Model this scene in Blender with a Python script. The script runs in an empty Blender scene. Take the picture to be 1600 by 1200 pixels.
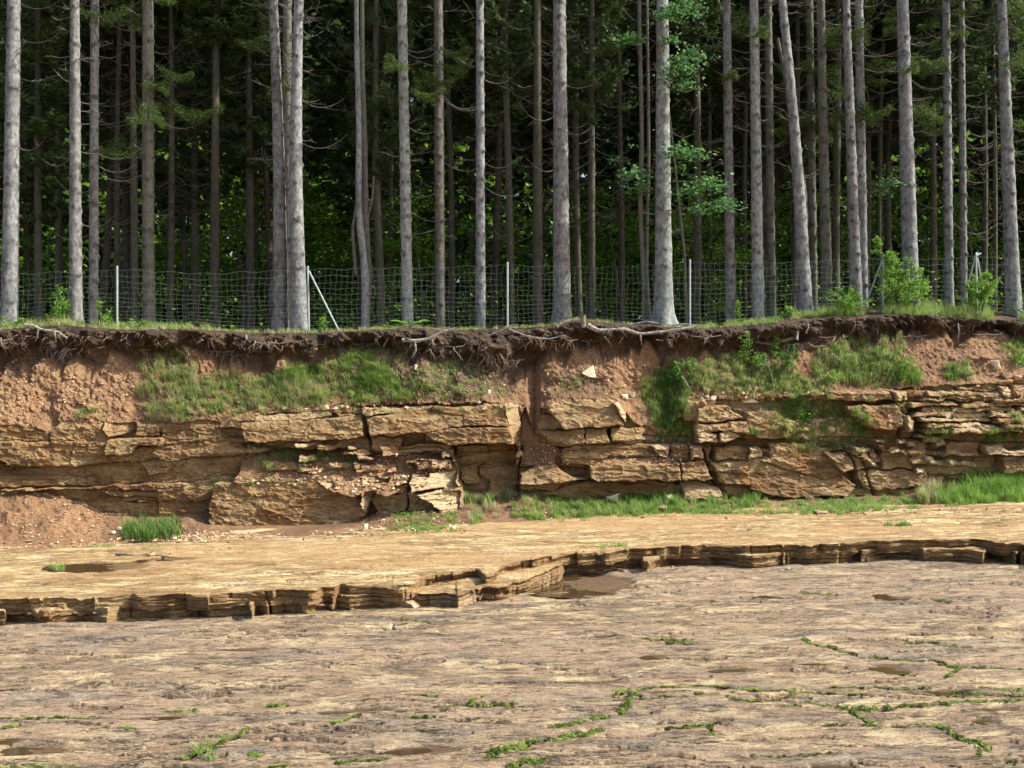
import bpy, math, random
import numpy as np
from mathutils import Vector, Matrix
random.seed(7); rng = np.random.default_rng(7)
sc = bpy.context.scene
F = 1500.0; CZ = 3.9            # focal length in photo pixels (1600 wide), eye height
# ---------------------------------------------------------------- camera, sky, sun
cam = bpy.data.objects.new('camera', bpy.data.cameras.new('camera'))
sc.collection.objects.link(cam); sc.camera = cam
cam.data.sensor_width = 36; cam.data.lens = 36*F/1600
cam.data.clip_start = .1; cam.data.clip_end = 2000
cam.location = (0, 0, CZ); cam.rotation_euler = (math.radians(90), 0, 0)
SUN = Vector((0.74, -0.02, 0.67)).normalized()
w = bpy.data.worlds.new("World"); sc.world = w; w.use_nodes = True
nt = w.node_tree; bg = nt.nodes['Background']
sky = nt.nodes.new('ShaderNodeTexSky'); sky.sky_type = 'NISHITA'; sky.sun_disc = False
sky.sun_elevation = math.asin(SUN.z); sky.sun_rotation = math.atan2(SUN.x, SUN.y)
sky.dust_density = 4.0; sky.air_density = 1.0; sky.ozone_density = 1.0
nt.links.new(sky.outputs[0], bg.inputs[0]); bg.inputs[1].default_value = 0.15
sl = bpy.data.lights.new('sun', 'SUN'); sl.energy = 4.6; sl.angle = math.radians(.5); sl.color = (1, .96, .86)
so = bpy.data.objects.new('sun', sl); sc.collection.objects.link(so)
so.rotation_euler = SUN.to_track_quat('Z', 'Y').to_euler(); so.location = (20, 5, 30)
sc.view_settings.view_transform = 'Standard'; sc.view_settings.look = 'None'
sc.view_settings.exposure = 0.78; sc.view_settings.gamma = 1
try:
    sc.cycles.max_bounces = 6; sc.cycles.diffuse_bounces = 3; sc.cycles.transparent_max_bounces = 4
    sc.cycles.transmission_bounces = 3; sc.cycles.glossy_bounces = 2
except Exception: pass
COL = sc.collection

# ---------------------------------------------------------------- helpers
def _hash(ix, iy, s):
    h = (ix.astype(np.int64)*374761393 + iy.astype(np.int64)*668265263 + s*974634777) & 0xffffffff
    h = ((h ^ (h >> 13))*1274126177) & 0xffffffff
    h = ((h ^ (h >> 16))*2246822519) & 0xffffffff
    return ((h ^ (h >> 15)) & 0xffffff)/16777215.0
def vn(x, y, s=0):
    x, y = np.broadcast_arrays(np.asarray(x, float), np.asarray(y, float))
    ix = np.floor(x); iy = np.floor(y); fx = x-ix; fy = y-iy
    fx = fx*fx*(3-2*fx); fy = fy*fy*(3-2*fy)
    a = _hash(ix, iy, s); b = _hash(ix+1, iy, s); c = _hash(ix, iy+1, s); d = _hash(ix+1, iy+1, s)
    return (a*(1-fx)+b*fx)*(1-fy)+(c*(1-fx)+d*fx)*fy
def fbm(x, y, s=0, o=4, g=.5):
    t = 0; a = 1; n = 0
    for k in range(o):
        t = t+a*(vn(x*2**k+k*17.3, y*2**k+k*9.1, s+k)-.5)*2; n += a; a *= g
    return t/n
def ss(a, b, x):
    t = np.clip((np.asarray(x, float)-a)/(b-a), 0, 1); return t*t*(3-2*t)
def curve(pts): 
    xs = [p[0] for p in pts]; ys = [p[1] for p in pts]
    return lambda x: np.interp(x, xs, ys)

def mesh_np(name, V, Fs, mat=None, parent=None, attrs=None, smooth=False, link=True):
    me = bpy.data.meshes.new(name)
    V = np.ascontiguousarray(V, np.float32); me.vertices.add(len(V)); me.vertices.foreach_set('co', V.ravel())
    Fs = [np.asarray(f, np.int32) for f in Fs if len(f)]
    li = np.concatenate([f.ravel() for f in Fs]); tot = np.concatenate([np.full(len(f), f.shape[1], np.int32) for f in Fs])
    st = np.concatenate([[0], np.cumsum(tot)[:-1]]).astype(np.int32)
    me.loops.add(len(li)); me.loops.foreach_set('vertex_index', li)
    me.polygons.add(len(tot)); me.polygons.foreach_set('loop_start', st)
    try: me.polygons.foreach_set('loop_total', tot)
    except Exception: pass
    me.polygons.foreach_set('use_smooth', np.full(len(tot), smooth))
    me.update(calc_edges=True)
    for k, a in (attrs or {}).items():
        at = me.attributes.new(k, 'FLOAT', 'POINT'); at.data.foreach_set('value', np.asarray(a, np.float32).ravel())
    if mat: me.materials.append(mat)
    o = bpy.data.objects.new(name, me)
    if link: COL.objects.link(o)
    if parent is not None: o.parent = parent
    return o
def tag(o, label=None, cat=None, group=None, kind=None):
    if label: o['label'] = label
    if cat: o['category'] = cat
    if group: o['group'] = group
    if kind: o['kind'] = kind
    return o
def thing(name, loc, label, cat, group=None):
    o = bpy.data.objects.new(name, None); COL.objects.link(o); o.location = loc; o.empty_display_size = .2
    return tag(o, label, cat, group)
def grid_faces(nr, nc, mask=None):
    i = np.arange((nr-1)*(nc-1)); r = i//(nc-1); c = i % (nc-1); a = r*nc+c
    f = np.stack([a, a+nc, a+nc+1, a+1], 1)      # rows go down / toward camera
    return f if mask is None else f[mask.ravel()[i]]
def submesh(name, V, f, attrs, mat, smooth=False):
    u, inv = np.unique(f, return_inverse=True)
    return mesh_np(name, V[u], [inv.reshape(f.shape)], mat, None, {k: a.ravel()[u] for k, a in attrs.items()}, smooth)
def tube(path, rad, n=6):
    path = np.asarray(path, float); m = len(path); rad = np.broadcast_to(rad, (m,))
    t = np.gradient(path, axis=0); t /= np.linalg.norm(t, axis=1)[:, None]+1e-9
    up = np.array([0., 0, 1]) if abs(t[0, 2]) < .8 else np.array([1., 0, 0])
    V = []; nrm = np.cross(t[0], up); nrm /= np.linalg.norm(nrm)
    for k in range(m):
        nrm = nrm-t[k]*np.dot(nrm, t[k]); nrm /= np.linalg.norm(nrm)+1e-9; b = np.cross(t[k], nrm)
        a = np.arange(n)*2*np.pi/n
        V.append(path[k]+rad[k]*(np.cos(a)[:, None]*nrm+np.sin(a)[:, None]*b))
    V = np.concatenate(V)
    i = np.arange((m-1)*n); r = i//n; c = i % n; a0 = r*n+c; a1 = r*n+(c+1) % n
    return V, np.stack([a0, a1, a1+n, a0+n], 1)
class MB:
    def __init__(s): s.V = []; s.Q = []; s.T = []; s.A = []; s.n = 0
    def add(s, V, Q=None, T=None, v=.5):
        V = np.asarray(V, float)
        if Q is not None: s.Q.append(np.asarray(Q)+s.n)
        if T is not None: s.T.append(np.asarray(T)+s.n)
        s.V.append(V); s.A.append(np.broadcast_to(v, (len(V),))); s.n += len(V)
    def tube(s, path, rad, n=6, v=.5): V, q = tube(path, rad, n); s.add(V, q, v=v)
    def build(s, name, mat, parent=None, smooth=False, link=True):
        return mesh_np(name, np.concatenate(s.V), ([np.concatenate(s.Q)] if s.Q else [])+([np.concatenate(s.T)] if s.T else []), mat, parent, {'v': np.concatenate(s.A)}, smooth, link)
def add_leaves(mb, C, size, v, up=.3, asp=.55, dirs=None):
    """rhomb leaves at C, random facing; size per leaf"""
    n = len(C); size = np.broadcast_to(size, (n,))[:, None]
    N = rng.normal(size=(n, 3)); N[:, 2] = np.abs(N[:, 2])+up; N /= np.linalg.norm(N, axis=1)[:, None]
    D = rng.normal(size=(n, 3)) if dirs is None else dirs
    D = D-N*(D*N).sum(1)[:, None]; D /= np.linalg.norm(D, axis=1)[:, None]+1e-9; W = np.cross(N, D)
    V = np.stack([C-D*size*.5, C+W*size*asp*.5-N*size*.06, C+D*size*.5, C-W*size*asp*.5-N*size*.06], 1).reshape(-1, 3)
    q = np.arange(n*4).reshape(n, 4); mb.add(V, q, v=np.repeat(np.broadcast_to(v, (n,)), 4))
def add_blades(mb, R, h, wd, v, lean=.35, flow=None):
    """curved grass blades rooted at R"""
    n = len(R); h = np.broadcast_to(h, (n,)); wd = np.broadcast_to(wd, (n,))
    a = rng.uniform(0, 2*np.pi, n); L = np.stack([np.cos(a), np.sin(a), 0*a], 1)*(lean*rng.uniform(.3, 1.6, n))[:, None]
    if flow is not None: L = L+np.asarray(flow)
    S = np.cross(L/(np.linalg.norm(L, axis=1)[:, None]+1e-6), [0, 0, 1.]); S[:, 0] += .6; S[:, 2] = 0; S /= np.linalg.norm(S, axis=1)[:, None]
    Z = np.array([0, 0, 1.]); hh = h[:, None]; ww = wd[:, None]
    def P(t): return R+Z*hh*(t-.35*t*t*np.minimum(1, np.linalg.norm(L, axis=1))[:, None])+L*hh*t*t
    V = np.stack([R-S*ww*.5, R+S*ww*.5, P(.5)+S*ww*.45, P(.5)-S*ww*.45, P(.8)+S*ww*.25, P(.8)-S*ww*.25, P(1.)], 1).reshape(-1, 3)
    b = (np.arange(n)*7)[:, None]
    mb.add(V, np.concatenate([b+[0, 1, 2, 3], b+[3, 2, 4, 5]]), b+[5, 4, 6], v=np.repeat(np.broadcast_to(v, (n,)), 7))

# ---------------------------------------------------------------- materials
class NT:
    def __init__(s, name):
        s.m = bpy.data.materials.new(name); s.m.use_nodes = True; s.t = s.m.node_tree; s.b = s.t.nodes['Principled BSDF']
        s.out = s.t.nodes['Material Output']; s.b.inputs['Roughness'].default_value = .85; s.b.inputs['Specular IOR Level'].default_value = .25
    def n(s, k, **kw):
        x = s.t.nodes.new(k)
        for a, b in kw.items(): setattr(x, a, b)
        return x
    def l(s, a, b): s.t.links.new(a, b)
    def obj(s, scale=(1, 1, 1), rot=(0, 0, 0)):
        g = s.n('ShaderNodeNewGeometry'); m = s.n('ShaderNodeMapping'); m.inputs['Scale'].default_value = scale; m.inputs['Rotation'].default_value = rot
        s.l(g.outputs['Position'], m.inputs[0]); return m.outputs[0]
    def noise(s, vec, sc=1, det=5, rough=.6, dist=0):
        x = s.n('ShaderNodeTexNoise'); x.inputs['Scale'].default_value = sc; x.inputs['Detail'].default_value = det
        x.inputs['Roughness'].default_value = rough; x.inputs['Distortion'].default_value = dist; s.l(vec, x.inputs['Vector']); return x.outputs['Fac']
    def ramp(s, fac, stops):
        x = s.n('ShaderNodeValToRGB'); r = x.color_ramp
        while len(r.elements) < len(stops): r.elements.new(.5)
        for e, (p, c) in zip(r.elements, stops): e.position = p; e.color = (*c, 1) if len(c) == 3 else c
        s.l(fac, x.inputs[0]); return x.outputs[0]
    def mix(s, f, a, b, mode='MIX'):
        x = s.n('ShaderNodeMix', data_type='RGBA', blend_type=mode)
        for i, val in ((0, f), (6, a), (7, b)):
            if isinstance(val, (int, float)): x.inputs[i].default_value = val
            elif isinstance(val, tuple): x.inputs[i].default_value = (*val, 1)
            else: s.l(val, x.inputs[i])
        return x.outputs[2]
    def attr(s, name='v'):
        x = s.n('ShaderNodeAttribute', attribute_name=name); return x.outputs['Fac']
    def math(s, op, a, b=0.):
        x = s.n('ShaderNodeMath', operation=op)
        for i, val in ((0, a), (1, b)):
            if isinstance(val, (int, float)): x.inputs[i].default_value = val
            else: s.l(val, x.inputs[i])
        return x.outputs[0]
    def bump(s, h, st=.5, d=.05, chain=None):
        x = s.n('ShaderNodeBump'); x.inputs['Strength'].default_value = st; x.inputs['Distance'].default_value = d; s.l(h, x.inputs['Height'])
        if chain: s.l(chain, x.inputs['Normal'])
        s.l(x.outputs[0], s.b.inputs['Normal']); return x.outputs[0]
    def col(s, c): s.l(c, s.b.inputs['Base Color']); return s.m

def m_rock():
    t = NT('sandstone'); n1 = t.noise(t.obj((.5, .5, 2.2)), 1.6, 7, .7, .4); n2 = t.noise(t.obj((1, 1, 7)), 3, 7, .75); n3 = t.noise(t.obj(), 20, 4, .75)
    c = t.ramp(n1, [(.30, (.165, .095, .042)), (.42, (.30, .178, .074)), (.53, (.43, .285, .128)), (.66, (.64, .49, .27))])
    c = t.mix(t.ramp(n2, [(.45, (0, 0, 0)), (.66, (1, 1, 1))]), c, (.44, .31, .165))
    rust = t.noise(t.obj((1.2, 1.2, .6)), 1.1, 5, .6)
    c = t.mix(t.ramp(rust, [(.52, (0, 0, 0)), (.66, (.65, .65, .65))]), c, (.38, .185, .065))
    dk = t.noise(t.obj((1, 1, 1.6)), 2.3, 7, .78)
    c = t.mix(t.ramp(dk, [(.34, (.75, .75, .75)), (.47, (0, 0, 0))]), c, (.10, .068, .04))
    c = t.mix(t.math('MULTIPLY', t.attr('tint'), .8), c, t.ramp(n3, [(.3, (.58, .42, .22)), (.6, (.82, .68, .44))]))
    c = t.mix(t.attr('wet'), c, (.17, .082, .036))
    pk = t.noise(t.obj((1, 1, 2)), 6.5, 6, .8); c = t.mix(t.ramp(pk, [(.66, (0, 0, 0)), (.72, (.45, .45, .45))]), c, (.68, .55, .33))
    c = t.mix(.5, c, t.ramp(n3, [(.34, (.32, .27, .25)), (.58, (1, 1, 1))]), 'MULTIPLY')
    st = t.noise(t.obj((2.2, 2.2, 9), (.0, .45, 0)), 4, 5, .7); b = t.bump(st, .8, .09); b = t.bump(t.noise(t.obj((1, 1, 2)), 7, 7, .75), .9, .08, b); t.bump(n3, .8, .035, b)
    return t.col(c)
def m_soil():
    t = NT('clay_soil'); n1 = t.noise(t.obj(), .7, 5, .6); n2 = t.noise(t.obj(), 9, 6, .75); n3 = t.noise(t.obj(), 32, 3, .7)
    c = t.ramp(n1, [(.3, (.175, .095, .045)), (.5, (.29, .168, .08)), (.68, (.40, .25, .125))])
    c = t.mix(t.ramp(n2, [(.4, (.8, .8, .8)), (.58, (0, 0, 0))]), c, (.17, .09, .055))
    c = t.mix(t.ramp(n3, [(.58, (0, 0, 0)), (.66, (.8, .8, .8))]), c, (.50, .33, .20))
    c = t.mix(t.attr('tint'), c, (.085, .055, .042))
    b = t.bump(n2, .8, .08); t.bump(n3, .7, .04, b); return t.col(c)
def m_turf():
    t = NT('humus'); n1 = t.noise(t.obj(), 3, 6, .7); n2 = t.noise(t.obj((2, 2, .6)), 22, 4, .8)
    c = t.ramp(n1, [(.35, (.032, .021, .013)), (.52, (.085, .055, .035)), (.68, (.17, .115, .07))])
    c = t.mix(t.ramp(n2, [(.58, (0, 0, 0)), (.68, (.7, .7, .7))]), c, (.22, .17, .13)); t.bump(n2, 1, .06); return t.col(c)
def m_litter():
    t = NT('needle_litter'); n1 = t.noise(t.obj(), 1.2, 5, .6); n2 = t.noise(t.obj(), 16, 4, .8)
    c = t.ramp(n1, [(.35, (.05, .033, .018)), (.55, (.10, .065, .035)), (.7, (.07, .09, .02))])
    c = t.mix(t.ramp(n2, [(.5, (0, 0, 0)), (.7, (.6, .6, .6))]), c, (.16, .12, .07)); t.bump(n2, .8, .05); return t.col(c)
def m_floor(shelf):
    t = NT('shelf_stone' if shelf else 'pavement_stone')
    ax = (.42, 2.6, 1) if shelf else (.75, 1.9, 1); n1 = t.noise(t.obj(ax), 1.35, 9, .72, .25); n2 = t.noise(t.obj((.55, 3.6, 1) if shelf else (.9, 2.9, 1)), 2.8, 8, .78, .15); msk = t.ramp(t.noise(t.obj((.7, 1.6, 1), (0, 0, .4)), 2.2, 3, .6), [(.40, (0, 0, 0)), (.48, (1, 1, 1))])
    n3 = t.noise(t.obj((.35, 1, 1)), .33, 4, .55); n4 = t.noise(t.obj(), 30, 3, .75); n5 = t.noise(t.obj((.38, 2.4, 1)), 1.5, 7, .7, .5)
    n6 = t.noise(t.obj((.9, 2.2, 1)), 4.5, 6, .75)
    def line(n, w, k):   # thin dark lines at the noise middle: crevice shade put into the colour
        return t.mix(1., t.ramp(t.math('ABSOLUTE', t.math('SUBTRACT', n, .5)), [(0, (k, k, k)), (w, (0, 0, 0))]), msk, 'MULTIPLY')
    if shelf:
        c = t.ramp(n1, [(.36, (.33, .20, .09)), (.46, (.50, .33, .15)), (.53, (.72, .55, .27)), (.63, (.90, .79, .48))])
        c = t.mix(t.ramp(n2, [(.42, (.95, .95, .95)), (.53, (0, 0, 0))]), c, (.38, .23, .11))
        c = t.mix(line(n5, .022, .95), c, (.12, .08, .04)); c = t.mix(line(n2, .016, .8), c, (.16, .10, .05)); c = t.mix(line(t.noise(t.obj((.3, 3.4, 1)), 1.9, 5, .6, .2), .016, .9), c, (.14, .09, .05))
        c = t.mix(t.ramp(n3, [(.48, (0, 0, 0)), (.62, (.6, .6, .6))]), c, (.55, .36, .17))
    else:
        c = t.ramp(n1, [(.37, (.21, .145, .095)), (.46, (.34, .24, .15)), (.53, (.47, .345, .20)), (.63, (.74, .60, .35))])
        c = t.mix(t.ramp(n3, [(.42, (0, 0, 0)), (.58, (.75, .75, .75))]), c, (.44, .315, .21))
        g = t.ramp(t.noise(t.obj((.30, 1.5, 1)), 1.3, 6, .7), [(.50, (0, 0, 0)), (.61, (.62, .62, .62))])
        c = t.mix(g, c, t.ramp(n6, [(.38, (.115, .107, .09)), (.62, (.31, .285, .235))]))
        c = t.mix(t.ramp(n2, [(.55, (0, 0, 0)), (.64, (.6, .6, .6))]), c, (.66, .54, .34))
        c = t.mix(t.ramp(n2, [(.38, (.8, .8, .8)), (.45, (0, 0, 0))]), c, (.13, .10, .075))
        c = t.mix(line(n5, .018, 1.), c, (.035, .028, .02)); c = t.mix(line(n1, .008, .8), c, (.06, .045, .03)); c = t.mix(line(t.noise(t.obj((.22, 1.7, 1)), 2.1, 5, .6, .2), .014, 1.), c, (.04, .03, .02))
        gr = t.noise(t.obj((.4, 2.0, 1)), 1.9, 6, .7); c = t.mix(t.ramp(gr, [(.66, (0, 0, 0)), (.74, (.5, .5, .5))]), c, (.20, .24, .06))
    c = t.mix(.55, c, t.ramp(n4, [(.36, (.30, .28, .28)), (.58, (1, 1, 1))]), 'MULTIPLY')
    n7 = t.noise(t.obj((1, 1.8, 1)), 9, 5, .8); c = t.mix(t.ramp(n7, [(.62, (0, 0, 0)), (.68, (.4, .4, .4))]), c, (.66, .57, .40)); c = t.mix(t.ramp(n7, [(.34, (.7, .7, .7)), (.40, (0, 0, 0))]), c, (.10, .07, .05))
    c = t.mix(t.attr('wet'), c, (.12, .07, .035))
    r = t.ramp(n2, [(.3, (.5, .5, .5)), (.6, (.9, .9, .9))]); t.l(r, t.b.inputs['Roughness'])
    b = t.bump(n2, .9, .08); b = t.bump(n5, .8, .06, b); b = t.bump(n6, .7, .04, b); t.bump(n4, .7, .02, b); return t.col(c)
def m_leaf(name, stops, tr=.35, rough=.55):
    t = NT(name); c = t.ramp(t.attr(), stops); t.col(c); t.b.inputs['Roughness'].default_value = rough
    x = t.n('ShaderNodeBsdfTranslucent'); t.l(c, x.inputs[0]); m = t.n('ShaderNodeMixShader'); m.inputs[0].default_value = tr
    t.l(t.b.outputs[0], m.inputs[1]); t.l(x.outputs[0], m.inputs[2]); t.l(m.outputs[0], t.out.inputs[0]); return t.m
def m_bark(name, a, b, dark=(.035, .028, .022), moss=None):
    t = NT(name); n1 = t.noise(t.obj((1, 1, .6)), 10, 7, .8); n2 = t.noise(t.obj((1, 1, .35)), 2.2, 4, .6)
    c = t.ramp(n1, [(.38, a), (.58, b)]); c = t.mix(t.ramp(n2, [(.5, (0, 0, 0)), (.66, (.6, .6, .6))]), c, moss or a)
    c = t.mix(t.attr(), c, dark); b1 = t.bump(n1, .8, .035); t.bump(t.noise(t.obj(), 38, 3, .7), .5, .012, b1); return t.col(c)
def m_plain(name, c, rough=.7, metal=0., var=.0, sc_=8):
    t = NT(name); t.b.inputs['Roughness'].default_value = rough; t.b.inputs['Metallic'].default_value = metal
    n1 = t.noise(t.obj(), sc_, 5, .7); d = tuple(x*(1-var) for x in c); u = tuple(min(1, x*(1+var)) for x in c)
    return t.col(t.ramp(n1, [(.35, d), (.65, u)]))
M = dict(rock=m_rock(), soil=m_soil(), turf=m_turf(), litter=m_litter(), shelf=m_floor(True), floor=m_floor(False),
    grass=m_leaf('grass_blade', [(0, (.06, .14, .025)), (.4, (.17, .33, .05)), (.68, (.33, .48, .11)), (.8, (.40, .35, .19)), (1, (.58, .50, .33))], .4),
    moss=m_leaf('moss_leaf', [(0, (.05, .07, .015)), (.35, (.12, .18, .03)), (.65, (.25, .34, .06)), (1, (.42, .48, .14))], .2),
    birch=m_leaf('sapling_leaf', [(0, (.06, .17, .02)), (.5, (.14, .33, .04)), (1, (.33, .5, .10))], .4),
    bramble=m_leaf('weed_leaf', [(0, (.04, .14, .02)), (.5, (.10, .28, .04)), (1, (.22, .4, .08))], .3),
    needle=m_leaf('spruce_needles', [(0, (.035, .065, .022)), (.5, (.075, .125, .035)), (1, (.15, .235, .05))], .35),
    broad=m_leaf('broad_leaf', [(0, (.06, .15, .02)), (.5, (.14, .32, .03)), (1, (.32, .55, .07))], .5),
    maple=m_leaf('maple_leaf', [(0, (.04, .12, .04)), (.5, (.10, .24, .08)), (1, (.22, .40, .15))], .35),
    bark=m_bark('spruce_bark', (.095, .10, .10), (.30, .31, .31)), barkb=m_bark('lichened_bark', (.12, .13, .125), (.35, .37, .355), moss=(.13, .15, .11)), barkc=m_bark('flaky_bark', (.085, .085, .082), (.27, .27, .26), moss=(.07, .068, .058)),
    bark2=m_bark('shaded_bark', (.085, .082, .065), (.18, .175, .145), moss=(.08, .09, .045)), bark3=m_bark('deep_shaded_bark', (.055, .052, .038), (.12, .112, .08), moss=(.055, .065, .03)),  # darker bark copies: greenish forest tone plus the wood's shade painted in
    twig=m_plain('dead_twig_bark', (.125, .12, .105), .9, 0, .3), dtwig=m_plain('shaded_twig_bark', (.07, .062, .05), .9, 0, .3), stem=m_plain('stem_bark', (.10, .075, .05), .9, 0, .3),  # dtwig: twig colour darkened to carry the shade inside the wood
    wood=m_plain('bleached_wood', (.28, .26, .235), .8, 0, .7, 12), root=m_plain('root_bark', (.21, .165, .125), .9, 0, .5, 10),
    steel=m_plain('galvanised_steel', (.38, .43, .43), .5, .3, .15), wire=m_plain('fence_wire', (.26, .30, .28), .55, .2, .1),
    stone=m_plain('pale_stone', (.66, .55, .38), .9, 0, .25, 9), dstone=m_plain('brown_stone', (.36, .24, .15), .9, 0, .35, 9))
def m_water():
    t = NT('puddle_water'); t.b.inputs['Base Color'].default_value = (.055, .036, .018, 1); t.b.inputs['Roughness'].default_value = .04
    t.b.inputs['Specular IOR Level'].default_value = .5; t.bump(t.noise(t.obj((1, 3, 1)), 5, 2, .5), .06, .01); return t.m
M['water'] = m_water()

# ---------------------------------------------------------------- ground levels
def zl(x): return .022*x                                  # lower quarry floor level (dips to the left)
SH = .42                                                  # shelf above the floor
Yb = lambda px: 24.1+.002*np.asarray(px, float)           # foot of the cliff
PUD = []                                                  # puddles (x, y, rx, ry)
def rayz(px, py, dz=0.):
    """point where the view of photo pixel meets the tilted level zl+dz"""
    px = np.asarray(px, float); py = np.asarray(py, float); k = (px-800)/F; s = (py-600)/F
    Y = (CZ-dz)/(s+.022*k); return k*Y, Y
def Zt(n): # zoom-tile coordinates of the lower pictures
    return {1: 0, 2: 520, 3: 1040}[n]
def zc(t, pts): return [(Zt(t)+a/2.857, 780+b/2.857) for a, b in pts]
pud_px = [(1, 150, 1105, 120, 18), (1, 30, 1065, 60, 12), (1, 1060, 665, 110, 10), (1, 760, 958, 80, 9), (1, 620, 540, 90, 8), (2, 410, 1112, 150, 20), (2, 1080, 372, 235, 42), (2, 1210, 615, 62, 12),
    (2, 100, 940, 150, 9), (2, 640, 1000, 120, 7), (2, 1180, 808, 120, 8), (2, 1430, 688, 60, 9), (3, 1010, 740, 75, 18), (3, 320, 748, 110, 9), (3, 1250, 845, 55, 13), (3, 750, 1190, 85, 18), (3, 470, 427, 60, 8), (3, 1380, 575, 55, 8), (3, 690, 722, 80, 6), (3, 1000, 432, 60, 16), (3, 1460, 925, 120, 8), (3, 1430, 980, 60, 14)]
for t, a, b, ra, rb in pud_px:
    px, py = Zt(t)+a/2.857, 780+b/2.857; x, y = rayz(px, py); x2, _ = rayz(px+ra/2.857, py); _, y1 = rayz(px, py-rb/2.857); _, y2 = rayz(px, py+rb/2.857)
    PUD.append((float(x), float(y), float(x2-x), float(y1-y2)/2))
SPUD = []
for px, py, ra, rb in ((157, 882, 62, 6.), (260, 872, 40, 2.5)):
    x, y = rayz(px, py, SH); x2, _ = rayz(px+ra, py, SH); _, y1 = rayz(px, py-rb, SH); _, y2 = rayz(px, py+rb, SH)
    SPUD.append((float(x), float(y), float(x2-x), float(y1-y2)/2))
def pudmask(x, y, L):
    m = np.zeros(np.broadcast(x, y).shape)
    for a, b, ra, rb in L:
        d = ((x-a)/ra)**2+((y-b)/rb)**2+.9*fbm(x*2.3, y*5, 91, 3); m = np.maximum(m, 1-ss(.6, 1.9, d))
    return m
def hfloor(x, y, L=None, amp=1.):
    L = PUD if L is None else L
    n = fbm(x*.22+3, y*.75, 11, 4)*2.2+fbm(x*.9, y*3.2, 15, 3)*.5
    k = n*3.0; ter = (np.floor(k)+ss(.55, 1., k-np.floor(k)))/3.0
    h = ter*.045+fbm(x*1.1, y*5.5, 21, 4)*.030+fbm(x*5, y*18, 33, 3)*.014
    for sd, fx, fy in ((55, .12, .9), (57, .2, 1.7), (58, .09, 2.6)):
        j = np.abs(fbm(x*fx+8, y*fy, sd, 3)); h -= .05*np.exp(-(j/.009)**2)*ss(.42, .55, vn(x*.5, y*1.3, sd+2))
    p = pudmask(x, y, L); return h*amp*(1-.75*p)-.045*p
def floor_pt(px, py):
    x, y = rayz(px, py); return np.stack([x, y, zl(x)+hfloor(x, y)], -1)
def shelf_pt(px, py):
    x, y = rayz(px, py, SH); return np.stack([x, y, zl(x)+SH+hfloor(x, y, SPUD, .7)], -1)

MOSS_LINES = [(3, [(610, 625), (680, 650), (850, 680)], 10), (3, [(910, 685), (1070, 690), (1150, 705)], 5), (3, [(1180, 700), (1290, 725), (1400, 725), (1600, 745)], 9), (3, [(1290, 720), (1310, 745), (1250, 770)], 14), (3, [(1070, 635), (1200, 638), (1360, 650)], 4), (3, [(0, 850), (130, 835), (330, 845), (530, 855), (620, 855), (890, 865)], 6), (3, [(550, 870), (600, 850)], 16),
  (3, [(130, 870), (260, 880), (380, 900), (540, 880)], 5), (3, [(630, 895), (760, 912)], 10), (3, [(760, 915), (830, 922), (1000, 920)], 20), (3, [(1000, 920), (1060, 907), (1250, 905), (1600, 890)], 9), (3, [(820, 930), (880, 960), (930, 990)], 16), (3, [(700, 1000), (900, 997), (1190, 998)], 5), (3, [(1200, 1000), (1275, 1025)], 26), (3, [(1290, 1045), (1350, 1080), (1400, 1090), (1445, 1105)], 22), (3, [(1400, 1110), (1400, 1150)], 10),
  (3, [(1050, 860), (1300, 862), (1600, 850)], 5), (3, [(1290, 840), (1460, 855), (1600, 858)], 6), (3, [(1400, 825), (1600, 832)], 4), (3, [(0, 1030), (120, 1010), (190, 1005), (240, 1000)], 6), (3, [(195, 1005), (205, 1045)], 18), (3, [(380, 1135), (560, 1138), (740, 1130)], 4), (3, [(600, 405), (760, 412)], 5), (3, [(1190, 455), (1270, 462)], 10), (3, [(1510, 1165), (1560, 1170)], 8), (3, [(720, 830), (1000, 835), (1170, 832)], 4), (3, [(0, 635), (100, 637)], 5), (3, [(510, 912), (600, 912)], 6),
  (2, [(690, 1150), (760, 1125), (860, 1112)], 36), (2, [(780, 1190), (870, 1165), (960, 1165)], 22), (2, [(860, 1105), (900, 1082), (1000, 1068)], 22), (2, [(1000, 1070), (1060, 1055), (1120, 1050), (1200, 1030)], 20), (2, [(960, 1010), (1060, 1005), (1130, 985), (1225, 972)], 16), (2, [(1255, 885), (1310, 870), (1370, 885)], 14), (2, [(1280, 960), (1310, 930), (1330, 880)], 34), (2, [(980, 912), (1100, 910), (1220, 908)], 7), (2, [(450, 932), (600, 925), (800, 920)], 6), (2, [(300, 985), (450, 980)], 5), (2, [(1360, 865), (1440, 850), (1600, 845)], 7), (2, [(1370, 895), (1600, 885)], 4),
  (2, [(20, 1155), (60, 1160), (250, 1150)], 9), (2, [(600, 922), (675, 895)], 10), (2, [(320, 880), (460, 895)], 6), (2, [(0, 1000), (120, 960)], 8), (2, [(300, 520), (430, 550)], 5), (2, [(1380, 625), (1600, 632)], 7), (2, [(1450, 1025), (1600, 1018)], 5),
  (1, [(810, 1142), (900, 1120), (950, 1095), (1050, 1055), (1110, 1020)], 12), (1, [(720, 925), (880, 915)], 11), (1, [(0, 962), (150, 955), (300, 952)], 5), (1, [(0, 1000), (80, 985)], 12), (1, [(0, 1187), (180, 1180), (360, 1188)], 8), (1, [(1500, 1160), (1560, 1155)], 14), (1, [(1190, 912), (1280, 912)], 7), (1, [(530, 995), (600, 1005)], 8), (1, [(1060, 1195), (1320, 1165)], 7), (1, [(1110, 1130), (1170, 1125)], 10), (1, [(1480, 1000), (1590, 965)], 8), (1, [(340, 950), (430, 945)], 4)]
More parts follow.
